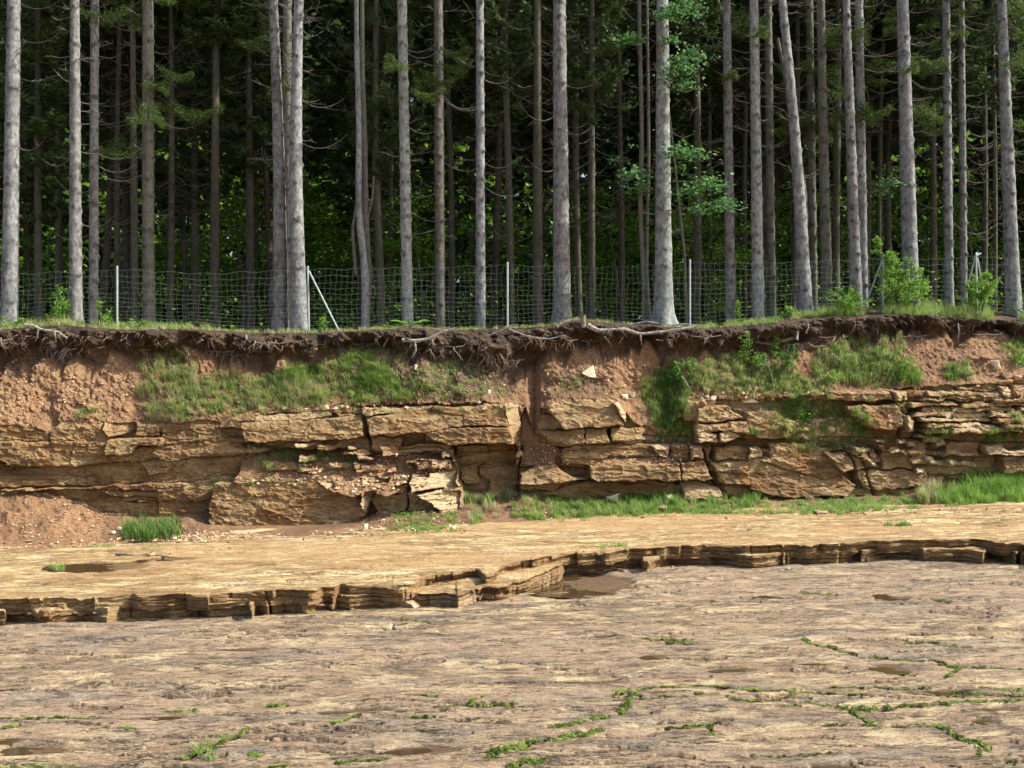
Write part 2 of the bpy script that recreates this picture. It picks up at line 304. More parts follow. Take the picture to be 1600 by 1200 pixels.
def crack_field(PX, PY, px, py):
    """joints of the pavement: one groove under every mossy line and many thin bare ones"""
    G = np.zeros_like(PX); rc = np.random.default_rng(12); L = [(zc(t, p), 1.1 if w_ < 12 else 1.7) for t, p, w_ in MOSS_LINES]
    for _ in range(190):
        y0 = 905+300*rc.random()**.8; x0 = rc.uniform(-250, 1850); ln = rc.uniform(25, 190); n = int(ln/22)+2; q = (y0-880)/320
        yy = y0+np.cumsum(rc.normal(0, .5+1.6*q, n)); L.append((list(zip(np.linspace(x0, x0+ln, n), yy)), rc.uniform(.6, 1.0+.9*q)))
    wy = PY+fbm(PX/9, PY/5, 300, 3)*1.5
    for P, w_ in L:
        for (a, b), (c, d) in zip(P, P[1:]):
            c0 = np.searchsorted(px, min(a, c)-6); c1 = np.searchsorted(px, max(a, c)+6); r0 = np.searchsorted(py, min(b, d)-6); r1 = np.searchsorted(py, max(b, d)+6)
            if c1 <= c0 or r1 <= r0: continue
            X = PX[r0:r1, c0:c1]; Y = wy[r0:r1, c0:c1]; dx, dy = c-a, d-b; t = np.clip(((X-a)*dx+(Y-b)*dy)/(dx*dx+dy*dy+1e-9), 0, 1)
            G[r0:r1, c0:c1] = np.maximum(G[r0:r1, c0:c1], np.exp(-(np.hypot((X-a-t*dx)*.6, Y-b-t*dy)/w_)**2))
    return G
# ---------------------------------------------------------------- quarry floor (lower pavement)
def build_floor():
    px = np.concatenate([np.linspace(-3500, -330, 30), np.linspace(-300, 1900, 1700), np.linspace(1930, 5000, 30)])
    py = np.concatenate([np.linspace(850, 1240, 520), np.array([1300, 1500, 1900, 2600, 4000.])])
    PX, PY = np.meshgrid(px, py); X, Y = rayz(PX, PY); G = crack_field(PX, PY, px, py); Z = zl(X)+hfloor(X, Y)-.05*G
    wet = ss(.45, .8, pudmask(X, Y, PUD))
    mesh_np('quarry_floor', np.stack([X, Y, Z], -1).reshape(-1, 3), [grid_faces(len(py), len(px))[:, ::-1]], M['floor'], None, {'wet': np.maximum(wet*.85, .8*G)}, True)['kind'] = 'structure'  # puddle edges damp; crack grooves only coloured darker
build_floor()
# far ground under everything, out to the horizon
def build_ground():
    n = 40; x = np.linspace(-1, 1, n)**3*900; y = np.linspace(-1, 1, n)**3*900; X, Y = np.meshgrid(x, y[::-1])
    Z = -1.6+0*X; mesh_np('ground', np.stack([X, Y, Z], -1).reshape(-1, 3), [grid_faces(n, n)], M['soil'], None, {'tint': 0*X}, True)['kind'] = 'structure'
build_ground()

# shelf slabs: top sheet ending at an edge curve, then a broken front face going down
eT = curve([(-400, 950), (0, 937), (200, 930), (330, 926), (480, 921), (505, 913), (630, 911), (665, 898), (700, 896), (770, 892), (800, 883), (830, 877), (865, 869), (930, 864), (985, 862), (1010, 862), (1030, 858), (1048, 855), (1120, 855), (1200, 856), (1290, 852), (1400, 848), (1500, 846), (1535, 845), (1572, 851), (1640, 851), (1900, 846)])
eB = curve([(-400, 972), (0, 937), (192, 934), (235, 939), (330, 936), (370, 934), (385, 936), (410, 935), (440, 933), (510, 931), (525, 929), (600, 928), (640, 921), (700, 921), (750, 914), (795, 912), (822, 906), (845, 896), (870, 884), (900, 876), (950, 872), (1010, 870), (1035, 866), (1100, 864), (1197, 866), (1240, 861), (1400, 860), (1560, 862), (1640, 860), (1900, 855)])
eB0 = eB; eB = lambda x: np.maximum(eB0(x), 600+(eT(x)-600)*1.047)
def build_slab(name, edge, dz, dz0, back, seed, blk, amp):
    cols = np.linspace(-400, 1950, 1500); rg = np.random.default_rng(seed+1); kx = np.cumsum(rg.choice([3, 8, 18, 35, 60], 200, p=[.25, .25, .2, .2, .1]))-420; warp = np.interp(cols, kx, rg.normal(0, amp*.42, 200))
    x, ye = rayz(cols, edge(cols)+warp, dz)
    rngs = np.random.default_rng(seed)
    nt_, nw = (330 if back > 25 else 60), 34
    rows = []
    f = np.linspace(0, 1, nt_)
    pys = edge(cols)[None]+warp[None]
    bw = np.where(cols > 1040, .35, np.where(cols < 470, .55, 1.)); warp = warp*bw; x, ye = rayz(cols, edge(cols)+warp, dz)
    if back > 25: pt = 735+(edge(cols)[None]-735)*f[:, None]+warp[None]*ss(.86, 1, f)[:, None]
    else: pt = pys-22*(1-f[:, None])
    X, Y = rayz(np.broadcast_to(cols, pt.shape), pt, dz); 
    ok = Y > 0
    Y = np.where(ok, np.minimum(Y, 60), 60); X = (cols[None]-800)/F*Y
    Z = zl(X)+dz+hfloor(X, Y, SPUD, 1.1)
    # front wall
    g = np.linspace(0, 1, nw+1)[1:][:, None]
    hgt = dz-dz0
    cell = np.cumsum(rngs.random(len(cols)) > blk)
    off = (_hash(cell, 0*cell, seed+6)-.5)*.07
    sub = np.floor(g*(hgt+.1)/np.where(cols < 480, .15, .085)[None]+.5*vn(cols/170, 0*cols, seed+14)[None])+0*cols[None]; tot = np.zeros((nw, len(cols)))
    for k in range(int(sub.max())+1):      # every bed has its own broken outline
        kk = np.cumsum(rngs.choice([2, 6, 25, 60, 110], 160, p=[.3, .2, .2, .2, .1]))-420; pk = np.interp(cols, kk, np.where(rngs.random(160) < .5, 0, 1)*rngs.uniform(.02, .17, 160)-.06); pk = pk*np.where(cols > 1040, .5, 1); tot = np.where(sub == k, pk[None], tot)
    o2 = tot; so_ = 0*sub
    XX = np.broadcast_to(X[-1][None], (nw, len(cols))); zz = Z[-1][None]-g*(hgt+.10)
    fr = np.sin(np.clip(g*1.3, 0, 1)*np.pi)
    oy = off[None]+o2+so_+fbm(XX*9, zz*22, seed+12, 4)*.03
    jc = np.abs(np.diff(cell, prepend=0)); jc = np.convolve(jc, [.5, 1, .5], 'same'); sb_ = np.abs(sub-np.vstack([sub[:1], sub[:-1]])) > 0
    oy = oy-.05*jc[None]-.06*sb_
    YY = Y[-1][None]-(oy*ss(0, .12, g))+.05*g+0*XX
    V = np.concatenate([np.stack([X, Y, Z], -1), np.stack([XX, YY, zz], -1)], 0)
    wet = np.concatenate([pudmask(X, Y, SPUD)*.8, 0*XX], 0)
    nr = V.shape[0]; fc = grid_faces(nr, len(cols)); att = {'wet': wet, 'tint': np.concatenate([0*X, .5*(_hash(cell[None]+0*XX, 0*XX, seed+20) > .86)], 0)}
    att['wet'][len(X):] = .12  # front face colour darkened for its shading and browner rock, not damp
    msk = np.zeros(((nr-1), (len(cols)-1)), bool); msk[:nt_-1] = True; m = msk.ravel()
    V = V.reshape(-1, 3)
    submesh(name, V, fc[m], att, M['shelf'], True)['kind'] = 'structure'
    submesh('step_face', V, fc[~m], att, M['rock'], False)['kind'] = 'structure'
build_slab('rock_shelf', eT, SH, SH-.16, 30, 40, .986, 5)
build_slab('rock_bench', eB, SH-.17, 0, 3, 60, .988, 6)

# ---------------------------------------------------------------- the cliff
top = curve([(-300, 512), (0, 515), (60, 510), (100, 508), (200, 515), (300, 514), (400, 520), (500, 520), (600, 514), (650, 512), (700, 516), (750, 514), (850, 510), (900, 500), (960, 505), (1000, 508), (1100, 513), (1200, 505), (1260, 496), (1300, 494), (1400, 490), (1500, 496), (1600, 502), (1900, 502)])
rockt = curve([(-300, 655), (0, 664), (30, 661), (60, 668), (80, 675), (90, 663), (160, 658), (250, 661), (350, 658), (400, 646), (500, 640), (580, 633), (650, 630), (800, 630), (822, 636), (835, 680), (845, 640), (860, 628), (960, 620), (990, 660), (1040, 680), (1063, 640), (1070, 625), (1200, 622), (1290, 612), (1400, 608), (1480, 603), (1600, 592), (1900, 590)])
turfh = curve([(-300, 40), (0, 34), (100, 42), (170, 24), (300, 28), (400, 40), (500, 30), (640, 32), (760, 60), (800, 56), (830, 28), (900, 36), (1000, 22), (1100, 30), (1200, 30), (1260, 44), (1300, 28), (1400, 28), (1500, 22), (1600, 22), (1900, 24)])
edge_back = 1.9
def ysm(px, py):
    a = np.clip((rockt(px)-py)/(rockt(px)-top(px)), 0, 1.05)      # 0 at rock top, 1 at turf
    b = np.clip((py-rockt(px))/(835-rockt(px)), 0, 1)
    return Yb(px)+.35*(1-b)+(edge_back-.35)*(a**.9)
NC, NR = 1520, 330
cpx = np.linspace(-280, 1880, NC); cr = np.linspace(0, 1, NR)
PX = np.broadcast_to(cpx, (NR, NC)).copy(); PY = top(cpx)[None]+(885-top(cpx))[None]*cr[:, None]
YS = ysm(PX, PY); X0 = (PX-800)/F*YS; Z0 = CZ-(PY-600)/F*YS
off = np.zeros_like(PX); soil = np.zeros_like(PX); tint = np.zeros_like(PX); wetc = np.zeros_like(PX)
wx = PX+fbm(PX/16, PY/16, 70, 4)*5; wy = PY+fbm(PX/20, PY/12, 75, 4)*4.2
# fine natural beds everywhere in the rock
rr = np.random.default_rng(3); bds = np.cumsum(rr.choice([7, 10, 15, 22, 30], 60))+560
vv = wy-.012*(PX-800)+fbm(PX/190, PY*0, 5, 2)*7; bi = np.searchsorted(bds, vv.ravel()).reshape(vv.shape)
cw = 45+110*_hash(bi, 0*bi, 1); uu = (wx+_hash(bi, 0*bi, 2)*200)/cw; ci = np.floor(uu+.35*fbm(PX/40, PY/10, 8, 2))
off += (_hash(bi, ci, 4)-.5)*.30+(_hash(bi, 0*bi, 5)-.5)*.26
fx_ = uu-np.floor(uu); ej = np.minimum(fx_, 1-fx_)*cw; off += .05*np.exp(-(ej/1.3)**2)
bb = np.concatenate([[0], bds, [9999]]); eb = np.minimum(np.abs(vv-bb[bi]), np.abs(bb[np.minimum(bi+1, 61)]-vv)); off += .07*np.exp(-(eb/1.0)**2)
tint += .6*(_hash(bi, ci, 14) > .78)*(.5+.5*ss(500, 600, PX))
BL = []
def blk(t, pts, o, tx=0., ty=0., tn=0., so=0., wt=0.):
    ox = {1: 0, 2: 400, 3: 800, 4: 1200}[t]; BL.append(([(ox+a/3, 460+b/3) for a, b in pts], o, tx, ty, tn, so, wt))
# tx: metres per px toward right (+ = right side recedes), ty: + = top recedes
blk(1, [(-600, 600), (20, 612), (60, 605), (130, 622), (235, 640), (250, 690), (-600, 692)], .02, 0, .002)
blk(1, [(-600, 692), (245, 690), (245, 620), (380, 598), (480, 600), (515, 700), (510, 790), (340, 805), (45, 830), (40, 790), (-600, 780)], -.10, 0, .001)
blk(1, [(490, 600), (640, 598), (640, 640), (520, 670), (505, 650)], -.02, .01, .012, .2)
blk(1, [(640, 600), (750, 600), (750, 665), (630, 665)], -.06, 0, .004)
blk(1, [(515, 680), (660, 668), (790, 670), (760, 710), (620, 745), (515, 755)], -.28, 0, .004)
blk(1, [(760, 605), (1030, 605), (1050, 690), (900, 710), (790, 700), (755, 665)], -.05, 0, .002, 0, 0, .3)
blk(1, [(660, 710), (1060, 680), (1130, 745), (900, 765), (660, 770), (520, 790), (515, 755), (620, 745)], -.06, 0, 0)
blk(1, [(-600, 830), (340, 805), (510, 790), (900, 765), (1150, 750), (1150, 840), (900, 880), (600, 890), (300, 905), (-600, 925)], .16)
blk(1, [(640, 775), (810, 770), (770, 840), (690, 850)], .04, 0, .003, .15)
blk(1, [(50, 850), (430, 855), (430, 895), (-600, 915), (-600, 870)], .03)
blk(1, [(-600, 925), (460, 910), (620, 980), (740, 970), (740, 1080), (-600, 1130)], .06, 0, 0)
blk(1, [(740, 900), (1015, 890), (1000, 960), (740, 970)], -.10)
blk(1, [(740, 972), (1000, 965), (1010, 1060), (1050, 1150), (740, 1150)], -.02)
blk(2, [(0, 565), (130, 560), (340, 545), (350, 575), (180, 590), (0, 600)], -.12, 0, .012, .45)
blk(2, [(-60, 605), (180, 590), (505, 570), (522, 660), (400, 690), (200, 690), (-40, 690)], -.34, 0, .0055)
blk(2, [(533, 575), (740, 545), (830, 550), (970, 560), (970, 615), (790, 650), (640, 660), (545, 660)], -.32, 0, .006)
blk(2, [(500, 525), (570, 525), (560, 565), (515, 565)], -.36, 0, .004, .5)
blk(2, [(560, 530), (830, 520), (830, 548), (560, 562)], -.15, 0, .012, .35)
blk(2, [(830, 525), (1165, 515), (1180, 620), (1110, 615), (970, 615), (970, 560), (830, 550)], -.30, 0, .003)
blk(2, [(1165, 515), (1230, 510), (1240, 600), (1215, 720), (1195, 720), (1180, 620)], -.10, .03, .002, .35)
blk(2, [(545, 662), (680, 662), (690, 705), (600, 705), (590, 740), (548, 725)], -.20, 0, .003, .1)
blk(2, [(680, 665), (760, 640), (790, 660), (790, 700), (680, 710)], .18, 0, 0)
blk(2, [(795, 648), (970, 620), (1180, 622), (1205, 695), (910, 705), (840, 680)], -.42, 0, .001)
blk(2, [(-30, 690), (530, 668), (535, 720), (300, 728), (150, 720), (0, 705)], -.02, 0, .003, .1)
blk(2, [(200, 690), (290, 680), (325, 690), (320, 715), (210, 705)], -.25, .02, .006, .5)
blk(2, [(910, 705), (1215, 697), (1235, 960), (1080, 1000), (970, 1000), (940, 800)], .62, 0, 0)
blk(2, [(1050, 800), (1230, 795), (1235, 880), (1100, 885), (1045, 860)], .48)
blk(2, [(940, 810), (1040, 800), (1040, 900), (970, 900)], .45)
blk(2, [(930, 715), (1080, 715), (1080, 745), (935, 760)], .40)
blk(2, [(1090, 880), (1230, 880), (1230, 960), (1100, 990)], .38)
blk(2, [(-60, 745), (150, 725), (500, 725), (600, 755), (780, 735), (920, 755), (945, 840), (740, 850), (640, 935), (400, 935), (300, 880), (-80, 880)], -.12, 0, .016, .1, .85)
blk(2, [(50, 785), (250, 790), (240, 825), (60, 820)], -.25, 0, .008, .1)
blk(2, [(350, 790), (450, 790), (470, 825), (380, 810)], -.3, .01, .008, .45)
blk(2, [(470, 795), (650, 795), (650, 825), (480, 830)], -.3, .006, .004, .1)
blk(2, [(590, 705), (670, 700), (678, 748), (600, 755)], -.30, .012, .004, .1)
blk(2, [(488, 725), (535, 722), (538, 755), (490, 760)], -.28, .01, .004, .2)
blk(2, [(775, 770), (870, 770), (872, 800), (780, 802)], -.35, .01, .004, .1)
blk(2, [(-160, 878), (300, 868), (345, 905), (410, 932), (560, 932), (520, 1020), (480, 1085), (300, 1100), (0, 1150), (-160, 1150), (-200, 1000), (-185, 900)], -.46, 0, .0015, .0)
blk(2, [(300, 868), (375, 870), (400, 905), (345, 905)], -.42, .012, .01, .7)
blk(2, [(500, 930), (575, 925), (540, 975), (520, 1020)], -.42, .03, .004, .5)
blk(2, [(550, 945), (720, 915), (712, 1005), (610, 1020), (580, 1010)], -.36, 0, .003, .05)
blk(2, [(500, 850), (635, 850), (630, 880), (510, 890)], -.30, .010, .012, .75)
blk(2, [(735, 840), (940, 822), (952, 900), (745, 910)], -.50, .014, .008, .85)
blk(2, [(765, 922), (950, 905), (965, 975), (860, 990), (780, 960)], -.58, .014, .007, .9)
blk(2, [(720, 925), (770, 922), (850, 985), (855, 1010), (720, 1005)], -.40, 0, .002, .05)
blk(2, [(860, 985), (950, 980), (940, 1030), (890, 1025)], -.55, .01, .006, .7)
blk(2, [(940, 830), (965, 905), (985, 1010), (955, 1030), (950, 900)], -.30, .04, 0, .2)
blk(3, [(35, 570), (95, 480), (105, 640), (180, 700), (225, 725), (200, 800), (60, 800), (40, 720)], .22, -.004, .006, .0, 1)
blk(3, [(95, 548), (180, 560), (240, 630), (120, 640)], .05, -.01, 0)
blk(3, [(160, 515), (380, 480), (480, 488), (520, 612), (450, 615), (240, 632), (180, 560)], -.38, 0, .006, .05)
blk(3, [(465, 500), (532, 498), (532, 560), (520, 595)], -.40, .02, .012, .9)
blk(3, [(135, 645), (330, 628), (330, 698), (260, 705), (190, 690)], -.33, -.004, .002)
blk(3, [(333, 628), (448, 617), (450, 690), (333, 698)], -.37, 0, .004, .08)
blk(3, [(452, 622), (630, 625), (600, 682), (462, 687)], -.22, .006, .003)
blk(3, [(225, 718), (450, 700), (655, 707), (690, 757), (450, 762), (440, 790), (235, 795)], -.20, 0, .002)
blk(3, [(640, 710), (735, 700), (722, 757), (690, 757)], -.30, .008, .010, .6)
blk(3, [(450, 765), (740, 750), (760, 782), (360, 795)], -.22, 0, .02, .2, .8)
blk(3, [(358, 792), (775, 782), (785, 862), (700, 867), (400, 872), (358, 850)], -.52, 0, .003)
blk(3, [(40, 835), (120, 800), (200, 800), (280, 850), (352, 855), (200, 882), (40, 885)], -.38, 0, .008, .1)
blk(3, [(40, 888), (250, 875), (200, 915), (40, 915)], -.22)
blk(3, [(260, 890), (345, 872), (760, 872), (765, 930), (300, 960), (120, 930)], -.12, 0, -.002)
blk(3, [(793, 500), (900, 500), (900, 590), (805, 600)], -.20, -.004, 0)
blk(3, [(865, 530), (1000, 522), (1072, 582), (850, 602)], -.40, 0, .003)
blk(3, [(850, 604), (1090, 592), (1092, 655), (960, 640), (850, 655)], -.45, 0, .002)
blk(3, [(850, 655), (900, 640), (955, 655), (955, 692), (860, 690)], -.52, .004, .010, .6)
blk(3, [(957, 650), (1000, 632), (1060, 665), (1020, 690), (960, 688)], -.50, .004, .010, .5)
blk(3, [(735, 705), (818, 705), (818, 765), (735, 757)], -.22)
blk(3, [(820, 705), (892, 705), (897, 770), (822, 767)], -.34, .006, .003, .35)
blk(3, [(885, 700), (930, 700), (935, 770), (912, 770)], -.05)
blk(3, [(942, 712), (1088, 712), (1088, 770), (942, 772)], -.27, 0, .003)
blk(3, [(1090, 715), (1150, 715), (1168, 762), (1092, 765)], -.36, .012, .004, .6)
blk(3, [(782, 782), (895, 777), (940, 862), (870, 872), (785, 862)], -.38, .004, .003)
blk(3, [(925, 782), (1200, 772), (1200, 890), (995, 887), (955, 862)], -.30, 0, .002)
blk(3, [(1092, 552), (1230, 545), (1250, 600), (1272, 672), (1142, 677), (1092, 622)], -.34, 0, .002)
blk(3, [(990, 890), (1200, 892), (1200, 950), (1000, 940)], -.15)
blk(3, [(790, 870), (880, 875), (960, 900), (970, 960), (790, 950)], -.25, 0, .012, .3, .4)
blk(4, [(50, 600), (105, 590), (75, 672), (60, 640)], -.40, .02, 0, .4)
blk(4, [(0, 692), (200, 700), (300, 740), (380, 820), (250, 862), (0, 790)], -.18, 0, .004)
blk(4, [(-100, 760), (250, 862), (330, 835), (390, 890), (340, 940), (60, 950), (-100, 910)], -.30, 0, .005)
blk(4, [(240, 738), (430, 742), (500, 800), (400, 822), (330, 832)], -.28, .004, .006, .2)
blk(4, [(360, 735), (430, 735), (460, 765), (500, 800), (470, 800), (420, 755)], -.36, .01, .01, .85)
blk(4, [(400, 822), (722, 817), (727, 895), (560, 910), (400, 900)], -.30, 0, .003, .05)
blk(4, [(270, 462), (558, 457), (572, 492), (380, 502), (280, 485)], -.25, 0, .004)
blk(4, [(565, 455), (640, 455), (640, 492), (583, 497)], -.30, .01, .006, .5)
blk(4, [(350, 522), (580, 510), (602, 560), (607, 625), (470, 630), (400, 580)], -.42, 0, .003)
blk(4, [(585, 500), (640, 500), (650, 560), (610, 560)], -.15, .01, .006, .3)
blk(4, [(610, 572), (668, 565), (662, 640), (622, 642)], -.46, .02, .003, .7)
blk(4, [(512, 662), (660, 682), (660, 812), (522, 817)], -.15, 0, .003)
blk(4, [(662, 677), (742, 690), (722, 800), (662, 792)], -.22, 0, .003)
blk(4, [(660, 810), (720, 810), (700, 830), (662, 828)], -.38, .01, .012, .8)
blk(4, [(800, 772), (855, 772), (860, 792), (820, 792)], -.35, .01, .012, .7)
blk(4, [(830, 692), (972, 690), (972, 750), (800, 757)], -.20, 0, .002)
blk(4, [(990, 702), (1060, 700), (1090, 730), (1190, 720), (1400, 710), (1500, 745), (1000, 747)], -.46, 0, .012, .75)
blk(4, [(960, 760), (1062, 757), (1062, 835), (962, 835)], -.05)
blk(4, [(1068, 750), (1500, 745), (1500, 835), (1068, 837)], -.40, 0, .002, .05)
for k in range(46):                      # broken cream rubble blocks left of centre and at the right
    zx, zy = (random.uniform(200, 900), random.uniform(700, 930)) if k < 26 else (random.uniform(780, 1160)-400, random.uniform(640, 760))
    wdt = random.uniform(30, 90); hh = random.uniform(14, 34); blk(2 if k < 26 else 4, [(zx, zy+random.uniform(-6, 6)), (zx+wdt, zy+random.uniform(-6, 6)), (zx+wdt+random.uniform(-8, 8), zy+hh), (zx+random.uniform(-8, 8), zy+hh)], -.36, random.uniform(-.004, .012), .010, random.choice([0, .1, .3, .5, .7]))
for k in range(9):                       # thin stacked slabs at the right
    y0 = 432+24*k; x0 = 640+random.randint(0, 90)+(180 if k < 1 else 0)
    while x0 < 1160 or (k > 7 and x0 < 1700):
        wdt = random.randint(70, 230); hh = random.randint(16, 25)
        blk(4, [(x0, y0+random.randint(-3, 3)), (x0+wdt, y0+random.randint(-3, 3)), (x0+wdt+8, y0+hh), (x0-8, y0+hh+2)], -.08-.05*k+random.uniform(-.12, .05), .002, .010, random.choice([0, .15, .3, .75])); x0 += wdt+random.randint(0, 30)
blk(4, [(1060, 430), (1140, 430), (1135, 480), (1080, 470)], -.1, .01, .01, .6)
blk(4, [(1150, 430), (1600, 425), (1600, 490), (1160, 490)], -.1, .0, .006, .3)
def inpoly(x, y, P):
    ins = np.zeros(x.shape, bool); d = np.full(x.shape, 1e9); n = len(P)
    for i in range(n):
        x1, y1 = P[i]; x2, y2 = P[(i+1) % n]
        if y1 != y2: ins ^= ((y1 > y) != (y2 > y)) & (x < (x2-x1)*(y-y1)/(y2-y1)+x1)
        dx, dy = x2-x1, y2-y1; t = np.clip(((x-x1)*dx+(y-y1)*dy)/(dx*dx+dy*dy+1e-9), 0, 1); d = np.minimum(d, np.hypot(x-x1-t*dx, y-y1-t*dy))
    return ins, d
micro = off.copy()
for P, o, tx, ty, tn, so_, wt in BL:
    xs = [p[0] for p in P]; ys = [p[1] for p in P]
    c0 = max(0, np.searchsorted(cpx, min(xs)-12)); c1 = min(NC, np.searchsorted(cpx, max(xs)+12))
    sl_ = np.s_[:, c0:c1]; ins, d = inpoly(wx[sl_], wy[sl_], P); ins &= (PY[sl_] > min(ys)-14) & (PY[sl_] < max(ys)+14)
    cx = sum(xs)/len(xs); cy = sum(ys)/len(ys)
    val = o+tx*(PX[sl_]-cx)+ty*(cy-PY[sl_])+(.16 if so_ < .5 else .1)*(2.5 if tn > .55 else 1)*micro[sl_]+.05*np.exp(-(d/1.1)**2)
    off[sl_] = np.where(ins, val, off[sl_]); soil[sl_] = np.where(ins, so_, soil[sl_]); tint[sl_] = np.where(ins, tn, tint[sl_])
# deep joints
for P in ([(571, 650), (576, 680), (580, 700)], [(1094, 695), (1102, 715), (1107, 737), (1127, 768)], [(948, 668), (952, 688)], [(1113, 697), (1112, 716)], [(815, 700), (812, 740), (812, 770)], [(1345, 720), (1360, 780)], [(1318, 700), (1340, 760)], [(0, 722), (13, 725), (14, 735)], [(1405, 620), (1405, 680)]):
    for (a, b), (c, e) in zip(P, P[1:]):
        dx, dy = c-a, e-b; t = np.clip(((wx-a)*dx+(wy-b)*dy)/(dx*dx+dy*dy), 0, 1); d = np.hypot(wx-a-t*dx, wy-b-t*dy); off += .25*np.exp(-(d/1.5)**2)
off += fbm(PX/26, PY/14, 80, 5)*.06+fbm(PX/6, PY/3.5, 85, 3)*.03; rg_ = 1-np.abs(fbm(PX/34, PY/17, 88, 4))*2; off -= .05*np.clip(rg_, 0, 1)**6
# soil bank above the rock
above = ss(3, -2, PY-(rockt(PX)+fbm(PX/9, 0*PX, 66, 3)*5))
soil = np.maximum(soil, above)
gul = np.exp(-((PX-815)/28)**2)*ss(700, 560, PY)*.55
soff = fbm(PX/75, PY/50, 90, 3)*.22+fbm(PX/16, PY/13, 95, 4)*.085+fbm(PX/5, PY/5, 97, 3)*.06+gul+.35*np.exp(-((PX-690)/90)**2-((PY-585)/30)**2)*-1
off = off*(1-above)+soff*above
# overhanging root mat / humus band
tv = (PY-top(PX))/(turfh(PX)*.8+fbm(PX/22, 0*PX, 101, 4)*17)
tm = ss(1.15, .85, tv); ov = -.50-.15*fbm(PX/60, 0*PX, 105, 2)
toff = ov*np.sin(np.clip(.35+tv*.6, 0, 1)*np.pi*.9)+fbm(PX/30, PY/16, 111, 3)*.30+fbm(PX/12, PY/7, 110, 4)*.22+fbm(PX/4, PY/3, 115, 2)*.06
toff = toff*np.clip(tv*4+.25, 0, 1)
und = .30*np.exp(-((tv-1.5)/.5)**2)             # undercut below it
off = off*(1-tm)+toff*tm+und*(1-tm)*above
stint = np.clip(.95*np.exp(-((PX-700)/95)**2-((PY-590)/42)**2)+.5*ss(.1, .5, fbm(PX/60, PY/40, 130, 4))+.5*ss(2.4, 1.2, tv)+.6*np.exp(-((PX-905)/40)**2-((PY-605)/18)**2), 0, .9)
CV = np.stack([X0, YS+off, Z0], -1); CVf = CV.reshape(-1, 3)
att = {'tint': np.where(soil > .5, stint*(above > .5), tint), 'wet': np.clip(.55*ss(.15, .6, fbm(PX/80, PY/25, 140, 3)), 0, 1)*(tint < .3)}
fc = grid_faces(NR, NC); c_ = fc[:, 0]
isT = tm.ravel()[c_] > .5; isS = (~isT) & (soil.ravel()[c_] > .5)
submesh('turf_bank', CVf, fc[isT], att, M['turf'])['kind'] = 'structure'
submesh('soil_bank', CVf, fc[isS], att, M['soil'])['kind'] = 'structure'
submesh('rock_face', CVf, fc[~isT & ~isS], att, M['rock'])['kind'] = 'structure'
def cliff_pt(px, py):
    px = np.asarray(px, float); py = np.asarray(py, float)
    c = np.clip(np.round((px+280)/2160*(NC-1)).astype(int), 0, NC-1); r = np.clip(np.round((py-top(px))/(885-top(px))*(NR-1)).astype(int), 0, NR-1)
    return CV[r, c]
def cliff_soil(px, py):
    c = np.clip(np.round((np.asarray(px)+280)/2160*(NC-1)).astype(int), 0, NC-1); r = np.clip(np.round((py-top(px))/(885-top(px))*(NR-1)).astype(int), 0, NR-1); return soil[r, c]
# forest floor behind the edge
fd = np.concatenate([[0], np.linspace(.12, 5, 36), np.linspace(5.6, 12, 16), np.array([14, 18, 24, 32, 44, 60., 100, 300])])
rise = lambda px: np.interp(px, [-300, 0, 800, 1100, 1250, 1400, 1900], [.18, .18, .14, .12, .30, .42, .42])
def plateau(px, d):
    e = CV[0][np.clip(np.round((np.asarray(px, float)+280)/2160*(NC-1)).astype(int), 0, NC-1)]
    Y = e[..., 1]+d; X = e[..., 0]+d*(e[..., 0]/np.maximum(e[..., 1], 1))
    return X, Y, e[..., 2]+rise(px)*ss(0, 2.2, d)+fbm(X*1.1, Y*1.1, 150, 3)*.10*ss(0, .6, d)
cc = cpx[::4]; FP, FD = np.meshgrid(cc, fd); fX, fY, fZ = plateau(FP, FD)
mesh_np('forest_floor', np.stack([fX, fY, fZ], -1)[::-1].reshape(-1, 3), [grid_faces(len(fd), len(cc))], M['litter'], None, None, True)['kind'] = 'structure'
def plat_pt(px, Y):
    X, Yv, Z = plateau(px, np.asarray(Y, float)-(Yb(px)+edge_back)); return np.array([(px-800)/F*Y, Y, Z], float)

# talus at the foot of the cliff
TH = curve([(-300, .8), (0, .95), (50, 1.0), (110, .75), (160, .38), (220, .25), (300, .34), (350, .12), (450, .05), (560, .08), (600, .28), (700, .3), (760, .32), (800, .45), (825, .62), (855, .35), (950, .22), (1040, .28), (1200, .22), (1400, .18), (1500, .40), (1600, .3), (1900, .3)])
TW = curve([(-300, 1.9), (0, 2.0), (80, 1.9), (200, 1.3), (330, 1.), (450, .45), (560, .6), (620, 1.9), (720, 1.5), (800, 1.4), (900, 1.2), (1200, 1.1), (1500, 1.3), (1900, 1.3)])
def talus_h(px, d):   # d = metres in front of the foot
    h = TH(px)*np.clip(1-d/TW(px), -.3, 1.2); return h+fbm(px/14., d*3.5, 160, 4)*.10*np.clip(TH(px)*2, .2, 1)*ss(1.1, .6, d/TW(px))
tp = np.linspace(-280, 1880, 1100); td = np.linspace(-.9, 2.1, 70); TP, TD = np.meshgrid(tp, td)
tY = Yb(TP)-TD; tX = (TP-800)/F*tY; tZ = zl(tX)+SH+talus_h(TP, TD)-.02
ttn = np.clip(.2+.6*ss(.0, .5, fbm(TP/60, TD, 163, 3))-(TP < 160)*.5, 0, .5)
mesh_np('scree_bank', np.stack([tX, tY, tZ], -1).reshape(-1, 3), [grid_faces(70, 1100)], M['soil'], None, {'tint': ttn}, False)['kind'] = 'structure'
def foot_pt(px, py):
    x, y = rayz(px, py, SH); y = np.minimum(y, Yb(px)+.1); x = (px-800)/F*y
    d = Yb(px)-y; return np.stack([x, y, zl(x)+SH+np.maximum(talus_h(px, d), 0)], -1)

